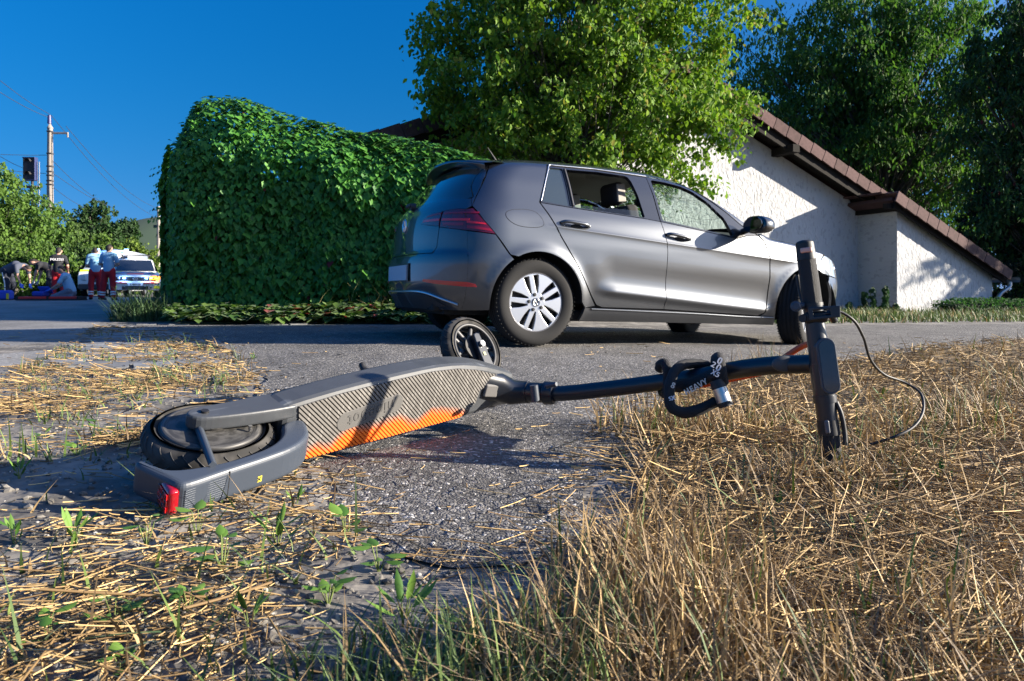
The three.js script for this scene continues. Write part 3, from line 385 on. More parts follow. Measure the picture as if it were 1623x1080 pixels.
for (const s of [1, -1]) {
  const R = s > 0, q = part('quarter_panel', patch('side', inset(quarter, G * 0.6), { s, cell: 0.024 }), paint, car);
  const flap = smoothPoly([[-0.247, 0.965], [-0.262, 0.905], [-0.165, 0.846], [0.045, 0.853], [0.03, 0.93], [-0.045, 0.985]], 2);
  if (R) { part('fuel_flap', patch('side', flap, { off: 0.0015, depth: 0.004 }), paint, q); const P = smoothPoly([[-0.247, 0.965], [-0.262, 0.905], [-0.165, 0.846], [0.045, 0.853], [0.03, 0.93], [-0.045, 0.985]], 3).map(([a, b]) => { const p = PROJ.side(a, b, 1), n = carN(p); return V(p[0] + n.x * 0.0002, p[1] + n.y * 0.0002, p[2] + n.z * 0.0002); }); part('flap_gap', new THREE.TubeGeometry(new THREE.CatmullRomCurve3(P, true), 160, 0.0024, 4, true), inner, q); }
  for (const [nm, poly, op] of [['rear_door', doorRear, rearOpen], ['front_door', doorFront, frontOpen]]) {
    const d = part(nm, patch('side', inset(poly, G), { s, cell: 0.026, shear: 0.0655 }), paint, car), rear = nm === 'rear_door';
    const outer = rear ? [...frameTop, [1.078, 1.19], [1.083, 0.978], [0.94, 0.991], [0.33, 1.025], [0.032, 1.046], [0.165, 1.352]] : [...frameFront, [1.95, 0.918], [1.835, 0.888], [1.088, 0.978], [1.083, 1.19]];
    part('window_frame', patch('side', inset(outer, 0.002), { s, holes: rear ? [quarterGlass, rearOpen] : [frontOpen], depth: 0.03, off: -0.004 }), glossBlack, d);
    const open = (P) => P.flatMap((a, i) => { const b = P[i + 1]; if (!b) return [a]; const n = Math.ceil(Math.hypot(b[0] - a[0], b[1] - a[1]) / 0.05); return Array.from({ length: n }, (_, k) => [lerp(a[0], b[0], k / n), lerp(a[1], b[1], k / n)]); });
    const edge = (P, r, m, nme) => part(nme, new THREE.TubeGeometry(new THREE.CatmullRomCurve3(open(P).map(([a, b]) => { const p = PROJ.side(a, b, s), n = carN(p); return V(p[0] + n.x * 0.001, p[1] + n.y * 0.001, p[2] + n.z * 0.001); }), false, 'centripetal'), 120, r, 6, false), m, d);
    if (rear) { edge([[0.045, 1.055], [0.115, 1.22], [0.178, 1.35], [0.19, 1.362]].concat(frameTop.slice(1)), 0.005, alloy, 'window_trim'); edge([[0.31, 1.04], [0.308, 1.34]], 0.009, plastic, 'divider_bar'); part('quarter_glass', patch('side', quarterGlass, { s, off: -0.012, depth: 0 }), darkGlass, d); }
    // door handle: recess, grip
    const [hx0, hx1, hy0, hy1] = rear ? [0.185, 0.415, 0.902, 0.887] : [1.123, 1.345, 0.872, 0.848];
    const hc = (x, y, o) => { const p = PROJ.side(x, y, s), n = carN(p); return V(p[0] + n.x * o, p[1] + n.y * o, p[2] + n.z * o); }, mx = (hx0 + hx1) / 2, my = (hy0 + hy1) / 2;
    const dish = part('handle_recess', new THREE.SphereGeometry(1, 20, 12).scale(0.052, 0.022, 0.006), inner, d); dish.position.copy(hc(mx + 0.01, my - 0.018, 0)); dish.rotation.z = -0.08;
    const hg = new THREE.TubeGeometry(new THREE.CatmullRomCurve3([hc(hx0 - 0.004, hy0, 0.004), hc(hx0 + 0.02, hy0, 0.026), hc(mx, my, 0.036), hc(hx1 - 0.03, hy1, 0.028), hc(hx1, hy1, 0.004)]), 30, 0.013, 10); part('handle', hg, paint, d);
    // window glass: the two panes on the drive side are wound part of the way down
    const low = rear ? 1.095 : 0, pane = s > 0 ? (rear ? clipHalf(rearOpen, 1, 1.062, true) : null) : op;
    if (pane) part('window', patch('side', pane, { s, off: -0.02, depth: 0 }), clearGlass, d);
    // inner door trim
    part('door_trim', patch('side', inset(poly, 0.03), { s, off: -0.07, depth: 0, cell: 0.08 }), seatM, d);
  }
  const sl = part('sill', patch('side', inset(sillP, 0.002), { s }), paint, car); part('sill_lip', new THREE.TubeGeometry(new THREE.CatmullRomCurve3([[0.46, 0.276], [0.9, 0.268], [1.5, 0.255], [2.0, 0.238], [2.26, 0.236]].map(([x, y]) => V(x, y, s * (carW(x, y) + 0.001)))), 60, 0.008, 8), paint, sl);
  part('front_fender', patch('side', inset(fender, G), { s, shear: 0.0655 }), paint, car);
  const hl = part('headlamp', patch('side', inset(headSide, 0.003), { s, off: -0.004 }), phys(0.5, 0.53, 0.56, 0.05, { clearcoat: 1, metalness: 0.5 }), car);
  part('lamp_reflector', new THREE.SphereGeometry(0.035, 16, 10).translate(3.08, 0.69, s * (carW(3.08, 0.69) - 0.035)), chrome, hl);
  for (const wx0 of [0, 2.629]) part('arch_liner', [T(new THREE.CylinderGeometry(0.385, 0.385, 0.26, 40, 1, true, Math.PI / 2, Math.PI), wx0, 0.316, s * 0.735, Math.PI / 2, 0, 0), box(0.77, 0.46, 0.02, 0, wx0, 0.5, s * 0.606)], new THREE.MeshStandardMaterial({ color: lin(0.012, 0.012, 0.012), roughness: 0.95, side: THREE.DoubleSide }), car);
  // side of the inner body shell seen as the dark in the gaps
  part('inner_shell', patch('side', [[-0.3, 1.3], [-0.42, 1.05], [-0.46, 0.9], [-0.3, 0.72], ...arc(0, 0.316, 0.40, 120, 0, 14), [0.5, 0.24], [2.2, 0.21], ...arc(2.629, 0.316, 0.40, 185, 60, 14), [2.75, 0.82], [2.2, 0.9], [2.09, 0.90], [1.84, 0.868], [1.09, 0.955], [0.94, 0.968], [0.33, 1.003], [0.05, 1.02], [0.15, 1.34]], { s, off: -0.026, depth: 0, cell: 0.06 }), inner, car);
  part('lamp_cover', patch('side', [[-0.474, 0.963], [-0.42, 0.88], [-0.341, 0.787], [XS, 0.806], [XS, 0.955]].map((p) => p), { s, off: 0.002 }), lampDark, car);
}
// rear end: lamps, tailgate, bumper (seen square from behind: z, y)
const zAt = (x, y) => carW(x, y), zS = (y) => zAt(XS, y);
const rimInner = (p, q) => !(Math.abs(p[0]) > 0.8 && Math.abs(q[0]) > 0.8);
for (const s of [1, -1]) {
  const m = (P) => P.map(([z, y]) => [s * z, y]);
  const lampOut = [[0.615, 0.835], [0.615, 0.945], [0.70, 0.962], [zS(0.955), 0.955], [zS(0.88), 0.88], [zS(0.806), 0.806], [0.75, 0.815]];
  const L = part('tail_lamp', patch('rear', m(lampOut), { off: 0.002, cell: 0.02, rim: (p, q) => rimInner(p, q) }), lampDark, car);
  const lampIn = [[0.37, 0.872], [0.40, 0.905], [0.47, 0.93], [0.603, 0.945], [0.603, 0.84], [0.48, 0.855]];
  part('tail_lamp', patch('rear', m(lampIn), { off: 0.003, cell: 0.02 }), lampDark, car);
  const strip = (za, ya, zb, yb, h, mm, nm) => part(nm, patch('rear', m([[za, ya], [zb, yb], [zb, yb + h], [za, ya + h]]), { off: 0.006, cell: 0.025, depth: 0.003 }), mm, L);
  strip(0.625, 0.878, 0.80, 0.872, 0.016, reflRed, 'light_bar'); strip(0.64, 0.845, 0.78, 0.838, 0.02, lampRed, 'light_bar'); strip(0.63, 0.925, 0.82, 0.925, 0.012, lampRed, 'light_bar'); strip(0.40, 0.882, 0.60, 0.879, 0.016, reflRed, 'light_bar'); strip(0.45, 0.915, 0.60, 0.93, 0.008, lampRed, 'light_bar');
  const sb = part('light_bar', patch('side', [[XS, 0.872], [-0.405, 0.858], [-0.40, 0.848], [XS, 0.857]], { s, off: 0.005, depth: 0.003 }), reflRed, L); void sb;
  const sc = part('light_bar', patch('side', [[XS, 0.84], [-0.375, 0.82], [-0.36, 0.802], [XS, 0.82]], { s, off: 0.005, depth: 0.003 }), lampRed, L); void sc;
  part('reflector', [patch('rear', m([[0.50, 0.445], [0.51, 0.462], [0.70, 0.452], [zS(0.445), 0.445], [zS(0.412), 0.412], [0.74, 0.42], [0.60, 0.432]]), { off: 0.004, cell: 0.02, depth: 0.006 }), patch('side', [[XS, 0.445], [XS, 0.412], [-0.455, 0.412], [-0.465, 0.430]], { s, off: 0.004, depth: 0.006 })], reflRed, car);
}
const tg = [[-0.60, 1.0], [-0.603, 0.81], [-0.60, 0.68], [-0.55, 0.645], [0.55, 0.645], [0.60, 0.68], [0.603, 0.81], [0.60, 1.0], [0.68, 0.985], [0.70, 1.01], [0.66, 1.10]];
const tailgate = part('tailgate', patch('rear', (() => { const h = [[0.57, 0.652], [0.60, 0.69], [0.608, 0.81], [0.606, 0.838], [0.48, 0.852], [0.365, 0.871], [0.40, 0.909], [0.47, 0.934], [0.60, 0.949], [0.70, 0.965], [zS(0.957), 0.960], [carW(-0.475, 0.985), 0.982], [0.725, 1.04]]; return [...h.slice().reverse().map(([z, y]) => [-z, y]), ...h]; })().reverse(), { cell: 0.03 }), paint, car);
for (const s of [1, -1]) part('tailgate_side', patch('rear', [[0.725, 1.043], [carW(-0.475, 0.985), 0.985], ...[[-0.43, 1.062], [-0.385, 1.14], [-0.34, 1.22], [-0.297, 1.297], [-0.262, 1.36]].map(([x, y]) => [carW(x, y) - 0.003, y]), [0.57, 1.36], [0.58, 1.335], [0.66, 1.14], [0.725, 1.055]].map(([z, y]) => [s * z, y]), { cell: 0.02 }), paint, tailgate);
part('rear_window', patch('rear', [[-0.70, 1.042], [0.70, 1.042], [0.72, 1.055], [0.655, 1.14], [0.575, 1.335], [-0.575, 1.335], [-0.655, 1.14], [-0.72, 1.055]], { off: -0.002, cell: 0.04 }), darkGlass, tailgate);
{ // roof spoiler: a thin wing that runs on from the roof line
  const pos = [], N = 28, rows = [];
  for (let i = 0; i <= N; i++) { const z = lerp(-0.625, 0.625, i / N), k = Math.abs(z) / 0.625, tip = -0.50 + 0.10 * k * k + (k > 0.9 ? (k - 0.9) * 0.6 : 0), yF = PROJ.top(-0.16, z)[1], yT = 1.392 - 0.065 * Math.pow(k, 2.4); rows.push([V(-0.16, yF - 0.004, z), V(lerp(-0.16, tip, 0.5), lerp(yF, yT, 0.5) + 0.007, z), V(tip, yT, z), V(tip + 0.012, yT - 0.022, z), V(-0.33, lerp(yF, yT, 0.6) - 0.075, z)]); }
  const idx = [], n = 5; rows.forEach((r) => r.forEach((p) => pos.push(p.x, p.y, p.z))); for (let i = 0; i < N; i++) for (let j = 0; j < n - 1; j++) { const a = i * n + j; idx.push(a, a + n, a + 1, a + 1, a + n, a + n + 1); }
  const pm = paint.clone(); pm.side = THREE.DoubleSide;
  part('spoiler', geom(pos, idx), pm, tailgate);
  const wp = PROJ.rear(0, 1.03); part('rear_wiper', [between(V(wp[0] - 0.03, 1.045, 0.02), V(PROJ.rear(-0.40, 1.10)[0] - 0.03, 1.09, -0.40), 0.012, 0.006), T(cyl(0.03, 0.026, 0.04), wp[0] - 0.015, 1.04, 0.02, 0, 0, Math.PI / 2), box(0.03, 0.03, 0.12, 0.01, wp[0] - 0.035, 1.05, -0.02)], plastic, tailgate);
  const bx = PROJ.rear(0, 0.885), badge = part('badge', [T(new THREE.TorusGeometry(0.052, 0.0055, 8, 40), bx[0] - 0.006, 0.885, 0, 0, Math.PI / 2, 0), T(cyl(0.05, 0.05, 0.004, 32), bx[0] - 0.003, 0.885, 0, 0, 0, Math.PI / 2)], chrome, tailgate);
  const st = (z0, y0, z1, y1) => between(V(bx[0] - 0.008, 0.885 + y0, z0), V(bx[0] - 0.008, 0.885 + y1, z1), 0.005, 0.005, 6);
  part('emblem', [st(-0.02, 0.042, 0, 0.004), st(0, 0.004, 0.02, 0.042), st(-0.042, 0.022, -0.022, -0.038), st(-0.022, -0.038, 0, 0.0), st(0, 0.0, 0.022, -0.038), st(0.022, -0.038, 0.042, 0.022)], chrome, badge);
}
const ys = (a, b, n) => Array.from({ length: n + 1 }, (_, i) => lerp(a, b, i / n));
const bump = [...ys(0.245, 0.800, 18).map((y) => [zS(y), y]), [0.74, 0.813], [0.615, 0.831], [0.606, 0.69], [0.575, 0.645], [-0.575, 0.645], [-0.606, 0.69], [-0.615, 0.831], [-0.74, 0.813], ...ys(0.800, 0.245, 18).map((y) => [-zS(y), y])];
const bumper = part('rear_bumper', [patch('rear', bump, { cell: 0.03, rim: rimInner }), patch('side', inset(bumperSide, 0.001), { s: 1, rim: (p, q) => p[0] > XS + 0.01 }), patch('side', inset(bumperSide, 0.001), { s: -1, rim: (p, q) => p[0] > XS + 0.01 })], paint, car);
part('diffuser', patch('rear', smoothPoly([[-0.66, 0.25], [0.66, 0.25], [0.58, 0.33], [0.50, 0.355], [-0.50, 0.355], [-0.58, 0.33]], 1), { off: 0.006 }), plastic, bumper);
part('chrome_strip', new THREE.TubeGeometry(new THREE.CatmullRomCurve3([[-0.74, 0.285], [-0.66, 0.32], [-0.56, 0.352], [-0.45, 0.368], [0, 0.37], [0.45, 0.368], [0.56, 0.352], [0.66, 0.32], [0.74, 0.285]].map(([z, y]) => { const p = PROJ.rear(z, y); return V(p[0] - 0.008, y, z); })), 80, 0.0085, 8), alloy, bumper);
{ const p = PROJ.rear(0, 0.52)[0]; part('plate_recess', box(0.006, 0.14, 0.56, 0.002, p - 0.001, 0.515, 0), paint, bumper); part('licence_plate', box(0.008, 0.115, 0.52, 0.002, p - 0.008, 0.512, 0), mat(0.42, 0.46, 0.52, 0.6), bumper); }
part('front_bumper', [patch('side', inset(frontSide, 0.002), { s: 1 }), patch('side', inset(frontSide, 0.002), { s: -1 }), patch('front', [...ys(0.21, 0.55, 12).map((y) => [zAt(3.30, y), y]), ...ys(0.55, 0.21, 12).map((y) => [-zAt(3.30, y), y])], { depth: 0 })], paint, car);
part('grille', patch('front', [...ys(0.56, 0.66, 5).map((y) => [zAt(3.30, y), y]), ...ys(0.66, 0.56, 5).map((y) => [-zAt(3.30, y), y])], { depth: 0 }), glossBlack, car);
// roof, windscreen, bonnet (seen from above: x, z)
const railY = pchip([-0.26, 0.19, 0.578, 0.932, 1.07, 1.302, 1.42, 1.526, 1.79, 1.95, 2.075], [1.375, 1.371, 1.378, 1.369, 1.364, 1.351, 1.326, 1.287, 1.116, 0.99, 0.935]);
const xsr = ys(-0.16, 1.44, 40), roofPoly = [...xsr.map((x) => [x, zAt(x, railY(x))]), ...xsr.slice().reverse().map((x) => [x, -zAt(x, railY(x))])];
const roofP = part('roof', [patch('top', roofPoly, { cell: 0.04, depth: 0 }), ...[1, -1].map((s) => patch('side', [[-0.255, 1.376], ...ys(-0.16, 0.19, 6).map((x) => [x, railY(x)]), ...ys(0.19, -0.16, 6).map((x) => [x, cTop(x) - 0.022]), [-0.235, 1.40]], { s, cell: 0.02, depth: 0 }))], paint, car);
part('aerial', between(V(0.05, PROJ.top(0.05, 0)[1], 0), V(-0.06, PROJ.top(0.05, 0)[1] + 0.14, 0), 0.01, 0.003), plastic, roofP);
const apIn = (x) => railY(x) + lerp(0.02, 0.05, clamp((x - 1.4) / 0.3));
for (const s of [1, -1]) part('windscreen_pillar', patch('side', [...ys(1.40, 2.075, 16).map((x) => [x, railY(x)]), ...ys(2.075, 1.40, 16).map((x) => [x, Math.min(apIn(x), cTop(x) - 0.015)])], { s, cell: 0.025 }), paint, car);
const wx = ys(1.44, 2.14, 20), wsEdge = (x) => zAt(x, Math.min(apIn(x), cTop(x) - 0.015)) - 0.003, wsPoly = [...wx.map((x) => [x, wsEdge(Math.min(x, 2.075)) * (x > 2.075 ? 1 : 1)]), ...wx.slice().reverse().map((x) => [x, -wsEdge(Math.min(x, 2.075))])];
const screenGlass = clearGlass.clone(); screenGlass.color.setRGB(0.52, 0.64, 0.60);
const screen = part('windscreen', patch('top', wsPoly, { cell: 0.05, off: -0.004, depth: 0 }), screenGlass, car);
{ // shattered glass: rings and spokes of cracks round two blows
  const rnd = RNG(77), list = [], pt = (x, z) => { const p = PROJ.top(clamp(x, 1.46, 2.1), clamp(z, -0.62, 0.62)); return V(p[0], p[1] - 0.003, p[2]); };
  for (const [cx, cz, n, R] of [[1.72, 0.22, 34, 0.5], [1.64, -0.2, 28, 0.42]]) {
    const ang = Array.from({ length: n }, (_, i) => (i + 0.7 * rnd()) / n * 2 * Math.PI), rad = Array.from({ length: 11 }, (_, i) => 0.02 + R * Math.pow((i + 0.5 * rnd()) / 11, 1.3));
    const at = ang.map((a) => rad.map((r) => [cx + r * (0.9 + 0.25 * rnd()) * Math.cos(a) * 0.8, cz + r * (0.9 + 0.25 * rnd()) * Math.sin(a)]));
    at.forEach((row, i) => row.forEach((p, j) => { if (Math.abs(p[1]) > 0.62 || p[0] < 1.47 || p[0] > 2.08) return; if (j && rnd() < 0.92) list.push(between(pt(...row[j - 1]), pt(...p), 0.0016, 0.0016, 3, true)); if (rnd() < 0.75) list.push(between(pt(...p), pt(...at[(i + 1) % n][j]), 0.0016, 0.0016, 3, true)); }));
  }
  part('crack', list, mat(0.75, 0.83, 0.80, 0.5), screen).userData.kind = 'stuff';
}
const hx = ys(2.16, 3.34, 24), hoodE = (x) => zAt(x, Math.min(cTop(x) - 0.03, x < 2.86 ? lerp(0.945, 0.822, (x - 2.16) / 0.7) : cTop(x) - 0.055));
part('bonnet', patch('top', [...hx.map((x) => [x, hoodE(x)]), ...hx.slice().reverse().map((x) => [x, -hoodE(x)])], { cell: 0.05 }), paint, car);
part('cowl', patch('top', [[2.10, -0.72], [2.10, 0.72], [2.17, 0.72], [2.17, -0.72]], { off: -0.02, depth: 0 }), plastic, car);
// door mirrors
for (const s of [1, -1]) {
  const g = new THREE.SphereGeometry(1, 32, 20); const P = g.attributes.position; for (let i = 0; i < P.count; i++) { let x = P.getX(i), y = P.getY(i), z = P.getZ(i); const e = (a) => Math.sign(a) * Math.pow(Math.abs(a), 0.75); x = x < 0 ? x * 0.25 : x; P.setXYZ(i, x * 0.115, e(y) * 0.066 - 0.012 * z, e(z) * 0.105); } g.computeVertexNormals();
  const mr = part('door_mirror', g, glossBlack, car); mr.position.set(1.90, 0.992, s * 1.02); mr.scale.set(1.18, 1.12, 1.3); mr.scale.z *= s; mr.rotation.y = s * -0.12;
  const gl = part('mirror_glass', new THREE.CylinderGeometry(1, 1, 0.004, 32).rotateZ(Math.PI / 2).scale(1, 0.056, 0.092), mat(0.25, 0.26, 0.27, 0.05, { metalness: 1 }), mr); gl.position.set(-0.0295, 0, 0);
  part('mirror_foot', between(V(1.93, 0.955, s * 0.85), V(1.925, 0.972, s * 0.97), 0.028, 0.022), glossBlack, car);
}
// wheels
function tyreGeo(r, w, rimR, grooves) {
  const p = [], hw = w / 2; p.push([rimR - 0.012, -hw + 0.02], [rimR + 0.004, -hw + 0.006], [rimR + 0.03, -hw], [lerp(rimR, r, 0.55), -hw - 0.006], [r - 0.022, -hw + 0.004], [r - 0.006, -hw + 0.018]);
  for (let i = 0; i < grooves; i++) { const c = lerp(-hw + 0.03, hw - 0.03, (i + 0.5) / grooves), g = 0.005; p.push([r, c - g - 0.003], [r - 0.007, c - g], [r - 0.007, c + g], [r, c + g + 0.003]); }
  p.push([r - 0.006, hw - 0.018], [r - 0.022, hw - 0.004], [lerp(rimR, r, 0.55), hw + 0.006], [rimR + 0.03, hw], [rimR + 0.004, hw - 0.006], [rimR - 0.012, hw - 0.02]);
  return new THREE.LatheGeometry(p.map((q) => new THREE.Vector2(q[0], q[1])), 72).rotateX(Math.PI / 2);   // axle along z
}
function makeWheel() {
  const w = new THREE.Group(); w.name = 'wheel';
  const ty = part('tyre', tyreGeo(0.316, 0.198, 0.214, 4), rubber, w);
  const blocks = []; for (let i = 0; i < 64; i++) { const a = i / 64 * Math.PI * 2; for (const z of [-0.082, 0.082]) blocks.push(T(new THREE.BoxGeometry(0.006, 0.006, 0.03), 0.312 * Math.cos(a), 0.312 * Math.sin(a), z, 0, 0, a)); } part('tread_block', blocks, rubber, ty).userData.kind = 'stuff';
  const sh = new THREE.Shape(); sh.absarc(0, 0, 0.213, 0, Math.PI * 2);
  for (let k = 0; k < 5; k++) for (const sd of [-1, 1]) { // a pair of slots to each side of five narrow spokes
    const a = k * Math.PI * 2 / 5 + Math.PI / 2, c = Math.cos(a), q = Math.sin(a), h = new THREE.Path(), P = [[0.062, 0.017], [0.062, 0.032], [0.120, 0.052], [0.188, 0.064], [0.196, 0.056], [0.196, 0.0145]].map(([r, t]) => [r * c - sd * t * q, r * q + sd * t * c]);
    P.forEach((p, i) => (i ? h.lineTo(...p) : h.moveTo(...p))); h.closePath(); sh.holes.push(h);
  }
  const hub = new THREE.Path(); hub.absarc(0, 0, 0.03, 0, Math.PI * 2); sh.holes.push(hub);
  const rim = part('rim', [new THREE.ExtrudeGeometry(sh, { depth: 0.022, bevelEnabled: true, bevelSize: 0.004, bevelThickness: 0.005, bevelSegments: 2, curveSegments: 48 }).translate(0, 0, 0.058)], alloy, w);
  part('rim_barrel', [T(new THREE.CylinderGeometry(0.212, 0.205, 0.17, 48, 1, true), 0, 0, 0, Math.PI / 2), T(new THREE.TorusGeometry(0.211, 0.006, 8, 64), 0, 0, 0.083)], new THREE.MeshStandardMaterial({ color: lin(0.10, 0.10, 0.11), roughness: 0.5, metalness: 0.7, side: THREE.DoubleSide }), rim);
  part('pocket', [T(cyl(0.2, 0.2, 0.004, 48), 0, 0, 0.02, Math.PI / 2), T(cyl(0.13, 0.13, 0.03, 32), 0, 0, 0.01, Math.PI / 2)], alloyDark, rim);
  for (let k = 0; k < 5; k++) { const a = k * Math.PI * 2 / 5 + Math.PI / 2; part('wheel_bolt', [T(cyl(0.013, 0.013, 0.012, 16), 0.056 * Math.cos(a), 0.056 * Math.sin(a), 0.084, Math.PI / 2), T(cyl(0.008, 0.008, 0.01, 6), 0.056 * Math.cos(a), 0.056 * Math.sin(a), 0.091, Math.PI / 2)], alloyDark, rim); }
  const cap = part('hub_cap', [T(cyl(0.031, 0.029, 0.01, 32), 0, 0, 0.084, Math.PI / 2), T(new THREE.TorusGeometry(0.028, 0.003, 8, 32), 0, 0, 0.09)], alloyDark, rim);
  const st = (x0, y0, x1, y1) => between(V(x0, y0, 0.09), V(x1, y1, 0.09), 0.0028, 0.0028, 5); void cap;
  part('emblem', [T(new THREE.TorusGeometry(0.0265, 0.002, 6, 32), 0, 0, 0.091), st(-0.01, 0.022, 0, 0.003), st(0, 0.003, 0.01, 0.022), st(-0.022, 0.011, -0.011, -0.019), st(-0.011, -0.019, 0, 0), st(0, 0, 0.011, -0.019), st(0.011, -0.019, 0.022, 0.011)], chrome, rim);
  return w;
}
const wheel0 = makeWheel();
for (const [x, s, steer] of [[0, 1, 0], [2.629, 1, 0.52], [0, -1, 0], [2.629, -1, 0.48]]) { const w = x === 0 && s === 1 ? wheel0 : wheel0.clone(); car.add(w); w.position.set(x, 0.316, s * (0.775)); w.rotation.set(0, (s < 0 ? Math.PI : 0) + steer, x ? 0.5 : s > 0 ? 0.23 : 0.3, 'YXZ'); }
// underside and inside
part('underbody', [box(2.0, 0.08, 1.5, 0.01, 1.3, 0.22, 0), box(3.9, 0.1, 1.15, 0.01, 1.35, 0.26, 0), box(0.5, 0.14, 1.1, 0.02, -0.42, 0.30, 0), T(cyl(0.04, 0.04, 1.5), 0, 0.3, 0, Math.PI / 2)], inner, car);
part('headlining', patch('top', [...ys(-0.1, 1.40, 20).map((x) => [x, zAt(x, railY(x)) - 0.03]), ...ys(1.40, -0.1, 20).map((x) => [x, -zAt(x, railY(x)) + 0.03])], { cell: 0.08, off: -0.035, depth: 0 }), headlining, car);
part('parcel_shelf', [box(0.55, 0.04, 1.3, 0.01, -0.25, 0.93, 0), box(3.2, 0.04, 1.4, 0.01, 1.0, 0.33, 0)], seatM, car);
function seat(x, z, w) { const g = part('seat', [box(0.52, 0.16, w, 0.05, x + 0.22, 0.52, z), box(0.14, 0.62, w, 0.05, x - 0.08, 0.83, z, 0, 0, 0.24)], seatM, car); const h = part('headrest', [box(0.11, 0.19, 0.27, 0.05, x - 0.185, 1.235, z, 0, 0, 0.12), between(V(x - 0.16, 1.05, z - 0.07), V(x - 0.18, 1.18, z - 0.07), 0.007), between(V(x - 0.16, 1.05, z + 0.07), V(x - 0.18, 1.18, z + 0.07), 0.007)], seatM, g); part('side_cushion', box(0.08, 0.15, 0.02, 0.01, x - 0.185, 1.235, z + 0.13, 0, 0, 0.12), seatPale, h); return g; }
seat(1.12, 0.37, 0.5); seat(1.12, -0.37, 0.5); part('rear_bench', [box(0.5, 0.16, 1.25, 0.05, 0.42, 0.54, 0), box(0.14, 0.56, 1.25, 0.05, 0.12, 0.82, 0, 0, 0, 0.3)], seatM, car);
for (const z of [-0.42, 0, 0.42]) part('rear_headrest', box(0.1, 0.14, 0.24, 0.04, 0.02, 1.12, z, 0, 0, 0.2), seatM, car);
part('dashboard', [box(0.5, 0.2, 1.4, 0.06, 2.0, 0.86, 0), T(cyl(0.03, 0.03, 0.2), 1.75, 0.83, -0.36, 0, 0, 1.2)], seatM, car);
part('steering_wheel', T(new THREE.TorusGeometry(0.175, 0.016, 10, 40), 1.66, 0.87, -0.36, 0, Math.PI / 2, 0.0), plastic, car);
part('rear_view_mirror', box(0.03, 0.07, 0.24, 0.015, 1.50, 1.27, 0), plastic, car);
